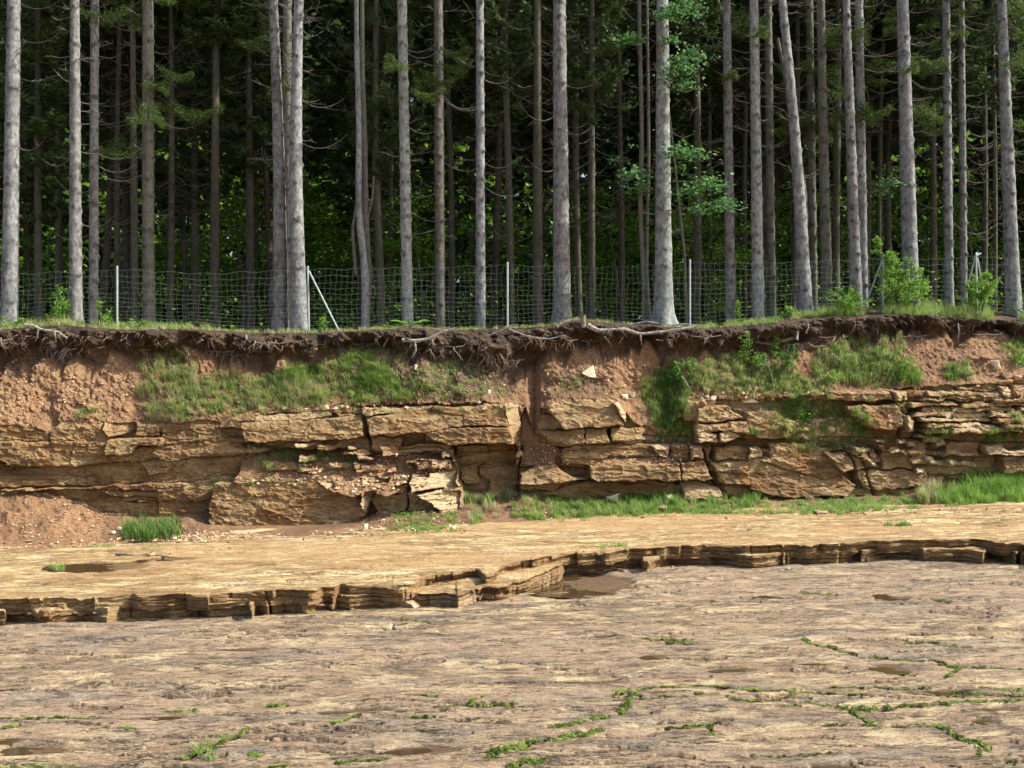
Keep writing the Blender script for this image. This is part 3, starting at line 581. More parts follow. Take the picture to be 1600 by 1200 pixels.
# ---------------------------------------------------------------- water
def pool(px_, L, dz, cat_label, i):
    a, b, ra, rb = L; n = 28; an = np.arange(n)*2*np.pi/n; k = 1.35
    xx, yy = np.meshgrid(np.linspace(a-ra, a+ra, 15), np.linspace(b-rb, b+rb, 9)); am = 1. if dz < .2 else .7; g = hfloor(xx, yy, PUD if dz < .2 else SPUD, am)+zl(xx)+(0 if dz < .2 else SH)
    zz = float(np.percentile(g, 45)); V = np.stack([a+ra*k*np.cos(an), b+rb*k*np.sin(an), 0*an+zz], 1); V = np.concatenate([V, [[a, b, zz]]])
    T = np.array([[j, (j+1) % n, n] for j in range(n)])
    o = mesh_np('puddle', V, [T], M['water']); o['kind'] = 'structure'
for i, L in enumerate(PUD): pool(None, L, -.012-.02*(L[2] > 2), '', i)
for i, L in enumerate(SPUD): pool(None, L, SH-.012, '', i)

# ---------------------------------------------------------------- trees
def trunk_mesh(name, H, r0, r1h, hr, curvex, mat, seed, parent=None, flare=.35, n=26, dens=20, knots=True, knot=.75, link=True):
    """trunk from the local origin; r0 at base, r1h at height hr, tapering on to H"""
    r = np.random.default_rng(abs(seed)+1); m = int(H*dens); z = np.linspace(-.35, H, m) if dens < 8 else np.concatenate([np.linspace(-.35, 10.5, int(10.9*dens)), np.linspace(10.7, H, 36)]); m = len(z); a = np.arange(n)*2*np.pi/n
    rad = np.where(z < hr, r0+(r1h-r0)*z/hr, np.maximum(r1h*(1-(z-hr)/(H-hr)), .02)); rad = rad+r0*flare*np.exp(-np.maximum(z, 0)/.38)
    A, Zz = np.meshgrid(a, z); R = rad[:, None]*(1+.05*fbm(np.cos(A)*2+seed, Zz*.9, seed, 3)+.10*np.exp(-np.maximum(Zz, 0)/.3)*np.cos(A*4+seed)*2)
    v = .10*ss(.1, .5, fbm(A*2, Zz*2.2, seed+3, 3))
    if knots:
        zz = .8
        while zz < H-1:
            for _ in range(r.integers(3, 6)):
                ka = r.uniform(0, 6.28); kz = zz+r.uniform(-.08, .08); da = np.abs((A-ka+np.pi) % (2*np.pi)-np.pi)*rad[:, None]
                g = np.exp(-(da/.045)**2-((Zz-kz)/.045)**2); R = R+g*.03; v = np.maximum(v, np.minimum(g*2.2, 1)*knot)
            g = np.exp(-((Zz-zz)/.07)**2); R = R+g*.012; v = np.maximum(v, g*.22)
            zz += r.uniform(.42, .62)
            if r.random() < .5: zz += 0
    cx = curvex(Zz); V = np.stack([cx+R*np.cos(A), R*np.sin(A), Zz], -1).reshape(-1, 3)
    i = np.arange((m-1)*n); q = i//n; c = i % n; a0 = q*n+c; a1 = q*n+(c+1) % n
    return mesh_np(name, V, [np.stack([a0, a1, a1+n, a0+n], 1)], mat, parent, {'v': v}, True, link)
# shared pieces ------------------------------------------------
def mk_dead(seed, L):
    r = np.random.default_rng(seed); mb = MB(); t = np.linspace(0, 1, 9)
    sag = r.uniform(.05, .35); upc = r.uniform(.15, .55); by = r.uniform(-.3, .3)
    p = np.stack([t*L, by*t*t*L, -sag*np.sin(t*np.pi*.9)*L*.6+upc*t**3*L*.6], 1)+fbm(t*4, t*0+seed, seed, 2)[:, None]*.05*t[:, None]
    mb.tube(p, .012*(1-t)**.7+.004, 4)
    for _ in range(r.integers(2, 7)):
        k = r.integers(3, 8); l = r.uniform(.15, .5); d = np.array([r.uniform(.2, 1), r.choice([-1, 1])*r.uniform(.3, .9), r.uniform(-.5, .3)]); s = np.linspace(0, 1, 4)[:, None]
        mb.tube(p[k]+d*l*s+np.array([0, 0, .15*l])*s*s, .006*(1-s[:, 0])+.003, 3)
    return mb.build('dead_branch', M['twig'], link=False).data
DEAD = [mk_dead(100+i, L) for i, L in enumerate([.3, .5, .7, .9, 1.2, 1.4, 1.7, 2.1, .4, .6, .25, .8])]
def branch_needles(mb, r, base, d, L, dens, sz, droop, vlo, vhi):
    t = np.linspace(0, 1, 7); dn = np.array([0, 0, -1.])
    p = base+np.outer(t*L, d)+np.outer(-droop*np.sin(t*np.pi*.6)*L*.5+.22*t**3*L, -dn*1.0)
    mb.tube(p, .02*(1-t)+.004, 3, v=.0)
    n = int(dens*L); s = r.uniform(.22, 1, n); c = np.stack([np.interp(s, t, p[:, k]) for k in range(3)], 1)
    side = np.cross(d, [0, 0, 1.]); side /= np.linalg.norm(side); sg = r.choice([-1, 1], n); ln = (1-s*.75)*L*.42*r.uniform(.2, 1, n)
    dv = side[None]*sg[:, None]*.9+d[None]*.55; c = c+dv*ln[:, None]+np.array([0, 0, -1.])*(ln*r.uniform(.1, .7, n))[:, None]+r.normal(0, .035, (n, 3))
    dd = dv+r.normal(0, .35, (n, 3))+np.array([0, 0, -.25])
    add_leaves(mb, c, sz*r.uniform(.7, 1.3, n), r.uniform(vlo, vhi, n), .8, .22, dd)
def mk_live(seed, L):
    r = np.random.default_rng(seed); mb = MB(); branch_needles(mb, r, np.zeros(3), np.array([1., 0, 0]), L, 620, .10, .7, .3, 1.); return mb.build('branch', M['needle'], link=False).data
LIVE = [mk_live(200+i, L) for i, L in enumerate([.9, 1.3, 1.7, 2.1])]
def mk_crown(seed, z0, z1, R, dens, sz, name='crown', vlo=0., vhi=.7):
    r = np.random.default_rng(seed); mb = MB(); z = z0
    while z < z1:
        f = (z1-z)/(z1-z0); L = R*(.25+.75*f**.8)*min(1, .35+(z-z0)*.25)
        for k in range(5):
            a = r.uniform(0, 6.28); branch_needles(mb, r, np.array([0, 0, z+r.uniform(-.2, .2)]), np.array([math.cos(a), math.sin(a), r.uniform(-.1, .1)]), L*r.uniform(.6, 1.15), dens, sz, r.uniform(.2, .7), vlo, vhi)
        z += .55
    return mb.build(name, M['needle'], link=False).data
CROWN = [mk_crown(300, 10, 23, 2.6, 60, .34), mk_crown(301, 7.5, 22, 2.8, 60, .34), mk_crown(302, 12, 24, 2.4, 60, .34), mk_crown(303, 5, 20, 2.4, 70, .30)]
HIGHC = [mk_crown(310, 17, 24, 1.1, 22, .34), mk_crown(311, 18, 24, 1.0, 22, .34)]
def mk_twigs(seed, z0, z1, n):
    r = np.random.default_rng(seed); mb = MB()
    for _ in range(n):
        z = r.uniform(z0, z1); a = r.uniform(0, 6.28); L = r.uniform(.4, 2.2); d = np.array([math.cos(a), math.sin(a), 0]); t = np.linspace(0, 1, 6)
        p = np.array([0, 0, z])+np.outer(t*L, d)+np.outer(-.22*L*np.sin(t*3)+r.uniform(0, .3)*t**3*L, [0, 0, 1.])
        mb.tube(p, .012*(1-t)+.004, 3)
        for _ in range(3):
            k = r.integers(2, 5); e = d*r.uniform(.2, .6)+r.normal(0, .3, 3); s = np.linspace(0, 1, 3)[:, None]; mb.tube(p[k]+e*s*.5*L, .006*(1-s[:, 0])+.003, 3)
    return mb.build('dead_twig', M['dtwig'], link=False).data
TW_ = [mk_twigs(400+i, 2.0, 12, 75) for i in range(3)]
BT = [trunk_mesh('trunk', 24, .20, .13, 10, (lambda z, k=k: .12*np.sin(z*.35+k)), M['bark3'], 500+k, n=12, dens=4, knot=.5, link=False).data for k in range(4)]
def child(name, data, parent, loc=(0, 0, 0), rot=(0, 0, 0), scl=(1, 1, 1), kind=None):
    o = bpy.data.objects.new(name, data); COL.objects.link(o); o.parent = parent; o.location = loc; o.rotation_euler = rot; o.scale = scl
    if kind: o['kind'] = kind
    return o
def front_tree(px, ptop, w0, w1, dY, label, mat='bark', dead=10, live=0, flare=.35, bend=0., high=True, group='spruces along the front of the wood', knot=.75, dl=(3, 7)):
    Y = float(Yb(px))+edge_back+dY; b = plat_pt(px, Y); t = thing('spruce_tree', b, label, 'tree', group); r = random.Random(int(px*13))
    hf = CZ+600*Y/F-b[2]                                   # height where it leaves the picture
    x0 = 0.; x1 = (ptop-800)/F*Y-b[0]; cf = lambda z: x1*z/hf+bend*np.sin(np.clip(z/hf, 0, 1.4)*np.pi)
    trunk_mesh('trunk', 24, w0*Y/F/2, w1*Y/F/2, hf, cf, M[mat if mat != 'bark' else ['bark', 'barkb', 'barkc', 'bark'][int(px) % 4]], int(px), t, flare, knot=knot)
    H = hf+1.5
    for k in range(dead):
        z = r.uniform(1.8, H)**1.0; z = max(z, r.uniform(2, H)) ; a = r.choice([0, math.pi])+r.uniform(-.9, .9)
        child('dead_branch', DEAD[r.choice([0, 1, 1, 2, 2, 3, 3, 4, 4, 5, 5, 6, 7, 8, 9, 10, 11, 11])], t, (float(cf(z)), 0, z), (0, r.uniform(-.15, .25), a), (1,)*3)
    for k in range(live):
        z = r.uniform(hf*.62, hf+1.2); a = r.uniform(0, 6.28); child('branch', LIVE[r.randint(0, 3)], t, (float(cf(z)), 0, z), (0, r.uniform(0, .35), a))
    if high == 2: child('crown', HIGHC[r.randint(0, 1)], t, (float(cf(18)), 0, 0), (0, 0, r.uniform(0, 6)))
    return t
FT = [ # base px, top px, base width, top width, metres behind the edge, label
 (15, 22, 25, 19, 1.1, 'pale grey spruce at the far left edge of the photo', 'bark', 6, 0, .1, 0),
 (118, 117, 20, 13, 1.0, 'bright straight spruce rising behind the leafy bush at the left', 'bark', 16, 0, .2, 0),
 (146, 148, 14, 12, 2.2, 'slim grey spruce just right of the bright straight spruce at the left', 'bark', 12, 0, .1, 0),
 (232, 231, 19, 16, 2.6, 'dull brown-grey spruce with drooping green sprays, right of the first fence post', 'bark2', 8, 9, .1, 0),
 (438, 427, 23, 13, 1.4, 'left of the pair of bright spruces beside the braced fence post', 'bark', 14, 0, .15, .06),
 (468, 467, 26, 14, 1.1, 'right of the pair of bright spruces, standing right at the braced fence post', 'bark', 18, 0, .15, -.10),
 (451, 449, 14, 13, 3.4, 'dull trunk half hidden between the pair of bright spruces', 'bark2', 4, 2, .1, 0),
 (637, 628, 18, 14, 1.5, 'grey spruce with dark ring scars above the green fern', 'bark', 10, 3, .15, 0),
 (688, 685, 16, 14, 2.4, 'dull grey-brown spruce right of the spruce above the fern', 'bark2', 5, 3, .1, 0),
 (751, 750, 16, 11, 1.1, 'slim brilliantly sunlit spruce between the fern and the middle fence post', 'bark', 9, 0, .1, 0),
 (878, 874, 28, 19, 1.2, 'thick grey spruce with long curling dead branches right of the middle fence post', 'bark', 16, 0, .2, 0),
 (1037, 1035, 28, 18, 1.1, 'thickest bright spruce with a flared foot left of the fourth fence post', 'bark', 12, 0, .55, 0),
 (1142, 1135, 16, 12, 1.8, 'grey spruce behind the hanging maple leaves', 'bark', 10, 2, .1, 0),
 (1185, 1178, 19, 13, 1.3, 'mid grey spruce standing just left of the leaning spruce group', 'bark', 10, 2, .15, 0),
 (1206, 1200, 13, 11, 3.0, 'slim dull spruce directly left of the leaning spruce', 'bark2', 8, 3, .1, 0),
 (1259, 1222, 21, 12, 1.0, 'spruce leaning clearly to the left above the broken pale stump', 'bark', 8, 0, .25, .08),
 (1271, 1265, 13, 10, 3.2, 'slim brown spruce close behind the leaning spruce', 'bark2', 6, 3, .1, 0),
 (1292, 1282, 17, 12, 2.2, 'grey spruce with dark knots right of the leaning spruce', 'bark2', 8, 4, .15, 0),
 (1338, 1322, 19, 11, 1.2, 'bright slender spruce leaning slightly, left of the tall birch sapling', 'bark', 8, 3, .15, 0),
 (1349, 1342, 15, 12, 2.3, 'ivy-flecked trunk directly behind the bright slender spruce', 'bark', 8, 8, .1, 0),
 (1424, 1410, 25, 17, 1.2, 'thick spruce with a dark left side behind the tall birch sapling', 'bark', 20, 6, .2, 0),
 (1483, 1478, 14, 11, 2.4, 'left of two slim spruces between the birch saplings', 'bark', 16, 6, .1, 0),
 (1506, 1502, 11, 9, 2.9, 'right, thinner of two slim spruces between the birch saplings', 'bark', 16, 5, .1, 0),
 (1584, 1565, 23, 13, 1.2, 'bright spruce leaning left at the far right edge of the photo', 'bark', 14, 4, .2, 0),
]
for f in FT: front_tree(*f[:5], f[5], f[6], f[7]+9, f[8], f[9], f[10])
front_tree(-110, -105, 22, 15, 1.4, 'spruce just outside the left edge of the photo', high=True); front_tree(1700, 1680, 22, 15, 1.5, 'spruce just outside the right edge of the photo', high=False)
# darker trunks one can tell apart behind the front rows
BGL = [(62, 11, 7, 'left'), (88, 11, 10, 'left'), (181, 10, 8, 'l'), (210, 11, 6, 'l'), (266, 10, 7, 'l'), (288, 8, 12, 'l'), (306, 13, 9, 'l'), (335, 14, 7, 'l'), (390, 13, 8, 'l'), (420, 10, 12, 'l'),
 (592, 13, 5, 'm'), (612, 8, 12, 'm'), (705, 10, 9, 'm'), (795, 12, 4.5, 'm'), (840, 15, 3.5, 'm'), (905, 11, 6, 'm'), (923, 12, 4.5, 'm'), (970, 9, 8, 'm'), (1090, 12, 5, 'r'), (1111, 7, 9, 'r'),
 (1165, 8, 9, 'r'), (1310, 12, 6, 'r'), (1240, 9, 8, 'r'), (1375, 8, 9, 'r'), (1392, 10, 11, 'r'), (1455, 10, 8, 'r'), (1541, 8, 7, 'r'), (1554, 7, 5.5, 'r')]
def nearest(px):
    L = sorted(FT, key=lambda f: abs(f[0]-px))[0]
    return L
names = {15: 'the spruce at the left photo edge', 118: 'the bright straight spruce at the left', 146: 'the slim grey left spruce', 232: 'the spruce with drooping green sprays', 438: 'the pair of bright spruces', 468: 'the pair of bright spruces', 451: 'the pair of bright spruces', 637: 'the spruce above the fern', 688: 'the dull spruce past the fern', 751: 'the slim sunlit spruce', 878: 'the thick grey spruce', 1037: 'the thickest bright spruce', 1142: 'the spruce behind maple leaves', 1185: 'the leaning group', 1206: 'the leaning group', 1259: 'the leaning spruce', 1271: 'the leaning spruce', 1292: 'the knotted spruce', 1338: 'the bright slender spruce', 1349: 'the ivy-flecked trunk', 1424: 'the thick dark-sided spruce', 1483: 'the two slim spruces', 1506: 'the two slim spruces', 1584: 'the spruce at the right photo edge'}
seen = {}
def bg_tree(px, wpx, dY, label, group, i):
    Y = float(Yb(px))+edge_back+dY; b = plat_pt(px, Y); t = thing('spruce_tree', b, label, 'tree', group); r = random.Random(i*31+5)
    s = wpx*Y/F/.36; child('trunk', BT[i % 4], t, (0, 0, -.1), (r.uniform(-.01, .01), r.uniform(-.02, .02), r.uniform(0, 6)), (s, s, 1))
    q = .6 if dY < 6 else .95; child('crown', CROWN[r.choice([0, 1, 1, 2, 3])], t, (0, 0, r.uniform(-1, 1)), (0, 0, r.uniform(0, 6)), (q, q, 1)); child('dead_twig', TW_[i % 3], t, (0, 0, r.uniform(-.5, 2)), (0, 0, r.uniform(0, 6)), kind='stuff')
    return t
for i, (px, wp, dy, _) in enumerate(BGL):
    nf = nearest(px); side = 'left' if px < nf[0] else 'right'; far = 'deep' if dy > 7.5 else 'close'
    key = (names[nf[0]], side); seen[key] = seen.get(key, 0)+1; ordn = ['first', 'second', 'third', 'fourth', 'fifth'][seen[key]-1]
    lab = f"{'thin ' if wp < 11 else ''}dark trunk {'deep in' if dy > 7.5 else 'inside'} the wood, {ordn} {side} of {names[nf[0]].replace('the spruce with drooping green sprays', 'the drooping-sprayed spruce').replace('the bright straight spruce at the left', 'the bright straight left spruce')}"
    bg_tree(px, wp, dy, lab, 'dark trunks behind the front row', i)
r = random.Random(99)
for i in range(64):
    dY = 11+i*.5+r.uniform(-.5, .5); Y = 27+dY; px = r.uniform(-260, 1860)
    bg_tree(px, r.uniform(.26, .38)*F/Y, dY, 'dark spruce deep in the wood, barely visible behind nearer trunks', 'deep spruces barely seen in the shade', i+50)
# spruces just behind the frame edges closing the wood
# broadleaf trees behind, catching light
def mk_leafcrown(seed, R, H, n, sz):
    r2 = np.random.default_rng(seed); mb = MB(); ncl = 46
    for _ in range(ncl):
        d = r2.normal(size=3); d /= np.linalg.norm(d); c = d*np.array([R, R, H/2])*r2.uniform(.35, 1)+np.array([0, 0, H*.55]); rad = r2.uniform(.4, .9)
        m = n//ncl; P = c+r2.normal(size=(m, 3))*rad*np.array([.6, .6, .28]); add_leaves(mb, P, sz*r2.uniform(.7, 1.3, m), r2.uniform(0, 1, m), .9, .6)
    return mb.build('crown', M['broad'], link=False).data
LC = [mk_leafcrown(600+i, 2.6, 6, 4200, .17) for i in range(3)]
LT = trunk_mesh('trunk', 7, .09, .05, 4, lambda z: .15*np.sin(z), M['bark2'], 610, n=8, dens=4, knots=False, link=False).data
for i, (px, dY, s, lab) in enumerate([(375, 14, 1.1, 'bright green leafy tree glowing between dark trunks left of the bright pair'), (265, 18, .95, 'leafy understorey tree behind the spruce with drooping sprays'), (655, 12, .95, 'leafy understorey tree between the fern and the dull spruce'), (80, 19, .9, 'leafy understorey tree behind the left bush'),
      (560, 18, 1., 'leafy understorey tree behind the twin broadleaf stems'), (960, 12, 1., 'leafy understorey tree right of the thick grey spruce'), (1240, 13, 1.1, 'leafy understorey tree glowing behind the leaning spruce'), (1100, 9, .9, 'leafy understorey tree behind the fourth fence post'),
      (1390, 15, 1.1, 'leafy understorey tree behind the tall birch sapling'), (1520, 12, .9, 'leafy understorey tree behind the right birch sapling'), (780, 17, 1.1, 'leafy understorey tree behind the middle fence post'), (480, 21, 1.3, 'tall leafy tree far behind the pair of bright spruces'), (890, 22, 1.3, 'tall leafy tree far behind the thick grey spruce')]):
    Y = float(Yb(px))+edge_back+dY; t = thing('broadleaf_tree', plat_pt(px, Y), lab, 'tree', 'leafy trees inside the wood'); t.scale = (s, s, s)
    child('crown', LC[i % 3], t, (0, 0, .3), (0, 0, i*1.3)); child('trunk', LT, t)
# woodland mass closing the view
def build_wood():
    mb = MB(); n = 62000; x = rng.uniform(-50, 50, n); y = rng.uniform(60, 70, n); z = rng.uniform(3.5, 30, n)
    k = vn(x*.45, z*.45, 7) > .10; P = np.stack([x, y, z], 1)[k]; P += fbm(P[:, 0], P[:, 2], 9, 2)[:, None]*.8
    add_leaves(mb, P, rng.uniform(.5, 1.0, len(P)), rng.uniform(0, .5, len(P)), .5, .7)
    n = 26000; x = rng.uniform(-48, 48, n); y = rng.uniform(36, 54, n); z = rng.uniform(19, 25, n)+fbm(x*.3, y*.3, 12, 2)*2; k = (vn(x*.3, y*.3, 17) > .42); add_leaves(mb, np.stack([x, y, z], 1)[k], rng.uniform(.6, 1.1, k.sum()), rng.uniform(0, .4, k.sum()), 2, .7)  # loose leaf roof added over the wood to keep it dark, with sun gaps
    mb2 = MB(); n = 30000; x = rng.uniform(-50, 50, n); y = rng.uniform(54, 60, n); z = 3.5+rng.uniform(0, 1, n)**1.3*15; q_ = vn(x*.4, z*.5, 61) > .3; x, y, z = x[q_], y[q_], z[q_]; n = len(x); add_leaves(mb2, np.stack([x, y, z], 1), rng.uniform(.3, .6, n), rng.uniform(.1, 1, n), .5, .7); tag(mb2.build('woodland', M['broad']), 'leafy green understorey closing the back of the wood', 'forest', kind='stuff')
    n = 14000
    for sx in (-1, 1):
        y = rng.uniform(36, 66, n); x = sx*(y*.60+rng.uniform(3, 9, n)); z = rng.uniform(5, 26, n); add_leaves(mb, np.stack([x, y, z], 1), rng.uniform(.5, .9, n), rng.uniform(0, .4, n), .5, .6)
    n = 30000; add_leaves(mb, np.stack([rng.uniform(-62, 62, n), rng.uniform(71, 76, n), rng.uniform(0, 38, n)], 1), rng.uniform(1.2, 2.2, n), rng.uniform(0, .6, n), .2, .8)
    tag(mb.build('woodland', M['needle']), 'dense dark forest far behind the trunks', 'forest', kind='stuff')
build_wood()
# low undergrowth in the wood
def undergrowth():
    mb = MB(); n = 26000; px = rng.uniform(-200, 1800, n); d = 4+rng.uniform(0, 1, n)**1.3*24
    X, Y, Z = plateau(px, d); k = fbm(X*.5, Y*.5, 44, 3) > .02; h = rng.uniform(0, 1, n)**1.5*1.5
    add_leaves(mb, np.stack([X, Y, Z+h], 1)[k], rng.uniform(.08, .18, k.sum()), rng.uniform(0, .9, k.sum()), .9, .55)
    tag(mb.build('undergrowth', M['broad']), 'low leafy undergrowth on the shaded forest floor', 'undergrowth', kind='stuff')
undergrowth()

# maple with traced leaf clusters, twin stems, thin crooked stems
def img(px, py, Y): return np.array([(px-800)/F*Y, Y, CZ-(py-600)/F*Y])
def stem_tree(name, pts, Y, r0, label, cat, clusters=(), mat='bark2', leafmat='maple', n=260, rad=.55, sz=.12, twigs=()):
    b = plat_pt(pts[0][0], Y); t = thing(name, b, label, cat)
    P = np.array([b-[0, 0, .2]]+[img(a, c, Y) for a, c in pts[1:]])-b; k = np.linspace(0, len(P)-1, 24); S = np.stack([np.interp(k, range(len(P)), P[:, j]) for j in range(3)], 1)
    S[1:-1] = (S[:-2]+S[1:-1]*2+S[2:])/4; mb = MB(); mb.tube(S, np.linspace(r0, r0*.55, 24)*(1+.12*fbm(np.arange(24)*.8, np.zeros(24), int(pts[0][0]), 2)), 8, v=.0); mb.build('trunk', M[mat], t, True)
    for tw in twigs:
        mb = MB(); Q = np.array([img(a, c, Y-.02) for a, c in tw])-b; mb.tube(Q, np.linspace(r0*.55, r0*.25, len(Q)), 6, v=0.); mb.build('branch', M[mat], t, True)
    if clusters:
        lb = MB()
        for (a, c, ry, s) in clusters:
            C = img(a, c, ry)-b; m = int(n*s*s); Pn = rng.normal(size=(m, 3))*np.array([rad*s, rad*s, rad*.42*s])*.55; Pn[:, 2] -= .25*np.abs(Pn[:, 0]); add_leaves(lb, C+Pn, sz*rng.uniform(.7, 1.3, m), rng.uniform(0, 1, m), 1.2, .75)
            i = int(np.argmin(np.abs(S[:, 2]-(C[2]-.4)))); A0 = S[i]; mid = (A0+C)/2+[0, 0, .25]; bb_ = MB(); bb_.tube(np.array([A0, mid, C]), [.02, .014, .008], 4); bb_.build('branch', M['stem'], t)
        lb.build('crown', M[leafmat], t)
    return t
stem_tree('maple_tree', [(1006, 510), (1006, 440), (1000, 330), (1003, 200), (1000, 90), (998, -60)], 29.6, .09, 'slender maple with pale hanging leaf clusters left and right of the thickest bright spruce', 'tree',
    [(990, 272, 28.9, .9), (1003, 292, 28.9, .6), (1072, 300, 28.6, .7), (1105, 285, 28.3, 1.), (1130, 318, 28.2, .9), (1090, 325, 28.4, .7), (1060, 235, 28.6, .9), (1085, 240, 28.6, .7), (1060, 105, 28.6, 1.), (1080, 85, 28.6, .9), (1045, 20, 28.6, .9), (1075, 10, 28.6, .9), (1070, 130, 28.6, .7), (985, 60, 28.9, .8), (960, 250, 29.1, .4), (1050, 60, 28.7, .6)])
stem_tree('maple_tree', [(1018, 500), (1012, 470), (1010, 400), (1014, 250), (1012, 60), (1010, -60)], 30.6, .07, 'thin pale stem crossing behind the slender maple', 'tree')
stem_tree('broadleaf_tree', [(570, 515), (571, 430), (560, 330), (561, 200), (557, 60), (557, -40)], 28.9, .12, 'smooth twin-stemmed broadleaf tree, taller left stem', 'tree', mat='bark')
stem_tree('broadleaf_tree', [(573, 515), (576, 420), (572, 360), (570, 240), (566, 100), (566, -40)], 29.4, .12, 'smooth trunk behind the twin stem with a broken crooked fork', 'tree', mat='bark2', twigs=[[(574, 400), (573, 345), (582, 310), (584, 275)], [(556, 430), (551, 360), (556, 320)]])
stem_tree('broadleaf_tree', [(1073, 500), (1070, 400), (1062, 330), (1053, 240), (1045, 170)], 30.2, .055, 'thin crooked dark stem leaning out behind the thickest bright spruce', 'tree')
stem_tree('broadleaf_tree', [(1260, 500), (1262, 420), (1257, 300), (1238, 180), (1215, 60)], 33, .12, 'dark leaning trunk seen through the gap right of the leaning spruce', 'tree')
tl = stem_tree('broadleaf_tree', [(1375, 500), (1376, 380), (1375, 290)], 30, .03, 'small yellow-green sapling left of the thick dark-sided spruce', 'tree', [(1385, 285, 29.8, .8), (1376, 300, 29.8, .5)], sz=.09)

# ---------------------------------------------------------------- fence
def fence():
    topc = curve([(-300, 432), (0, 430), (183, 421), (320, 428), (483, 421), (640, 419), (793, 415), (930, 418), (1078, 411), (1230, 410), (1380, 404), (1460, 405), (1527, 400), (1600, 407), (1750, 407)])
    fy = lambda px: float(Yb(px))+edge_back+.42
    root = thing('wire_fence', plat_pt(483, fy(483)), 'sagging square-mesh wire fence on thin steel posts along the cliff edge', 'fence'); b = np.array(root.location)
    posts = [(183, 0), (483, 4), (793, 0), (1078, 0), (1380, 0), (1527, 4)]
    pth = MB()
    def Pt(px, z): Y = fy(px); return np.array([(px-800)/F*Y, Y, z])
    for px, lean in posts:
        p0 = plat_pt(px, fy(px)); zt = CZ-(float(topc(px))-601-3)/F*fy(px); mb = MB(); mb.tube(np.array([p0-[0, 0, .3], [p0[0]-lean*.01, p0[1], zt]])-b, .030, 8); mb.tube(np.array([[p0[0]-lean*.01, p0[1], zt], [p0[0]-lean*.01, p0[1], zt+.025]])-b, [.036, .02], 8); mb.build('fence_post', M['steel'], root)
    for x0, y0, x1, y1 in ((483, 424, 530, 518), (1524, 402, 1503, 480), (1527, 402, 1541, 480), (1378, 408, 1350, 482)):
        Y = fy(x0)+.03; A = img(x0, y0, Y); B = img(x1, y1, Y+(.02 if x1 > 1000 else -.3)); mb = MB(); mb.tube(np.array([A, B])-b, .024, 8); mb.build('brace', M['steel'], root)
    hz = np.array([0, .10, .20, .30, .41, .52, .64, .76, .89, 1.03, 1.18, 1.34, 1.52, 1.70]); hz = hz/1.70
    allp = [-120]+[p[0] for p in posts]+[1750]
    for k, (a, c) in enumerate(zip(allp, allp[1:])):
        mb = MB(); pxs = np.linspace(a, c, 40); sag = fbm(pxs/60, 0*pxs, k, 2)*.02
        base = np.array([plat_pt(p, fy(p))[2]-.02 for p in pxs]); tpz = np.array([CZ-(float(topc(p))-600)/F*fy(p) for p in pxs])
        for j, h in enumerate(hz):
            P = np.array([Pt(p, base[i]+(tpz[i]-base[i])*h+.018*math.sin(i*.9+j*1.7+k)*(.3+h)) for i, p in enumerate(pxs)]); P[:, 1] += .02*np.sin(pxs/17+j); mb.tube(P-b, .0024, 3)
        Ld = abs(c-a)/F*fy(a); nv = int(Ld/.15)
        for j in range(1, nv):
            p = a+(c-a)*j/nv; bs = np.interp(p, pxs, base) if c > a else 0; tz = np.interp(p, pxs, tpz); q = Pt(p, 0)
            zz = np.linspace(bs, tz, 9); P = np.stack([q[0]+.022*np.sin(zz*5+j*.35+k)+.012*np.sin(zz*13+j*2.1), 0*zz+q[1], zz], 1); mb.tube(P-b, .0022, 3)
        mb.build('wire_mesh', M['wire'], root)
fence()

# ---------------------------------------------------------------- grass and plants
def pts_in(poly, n):
    xs = [p[0] for p in poly]; ys = [p[1] for p in poly]; x = rng.uniform(min(xs), max(xs), n*3); y = rng.uniform(min(ys), max(ys), n*3); ins, _ = inpoly(x, y, poly); ins &= (vn(x/11, y/6, 77) > .22); x = x+rng.normal(0, min(7, (max(xs)-min(xs))*.06), n*3); y = y+rng.normal(0, min(4, (max(ys)-min(ys))*.08), n*3); return x[ins][:n], y[ins][:n]
def tufts(mb, P, nb, h, v0, v1, spread=.09, lean=.5, w=.010, straw=.2, flow=(0, -.25, 0)):
    """grass clumps around the points P"""
    n = len(P); hh = h*rng.uniform(.5, 1.25, n); R = np.repeat(P, nb, 0); m = len(R); a = rng.uniform(0, 6.283, m); rr_ = spread*np.sqrt(rng.uniform(0, 1, m)); R = R+np.stack([np.cos(a)*rr_, np.sin(a)*rr_, -.03+0*a], 1)
    cv = np.repeat(rng.uniform(v0, v1, n), nb)+rng.uniform(-.12, .12, m); st = rng.uniform(0, 1, m) < np.repeat(rng.uniform(0, 2*straw, n), nb); cv = np.where(st, rng.uniform(.78, 1, m), np.clip(cv, 0, .7))
    add_blades(mb, R, np.repeat(hh, nb)*rng.uniform(.45, 1.15, m), w*rng.uniform(.6, 1.3, m), cv, lean, flow)
gb = MB()
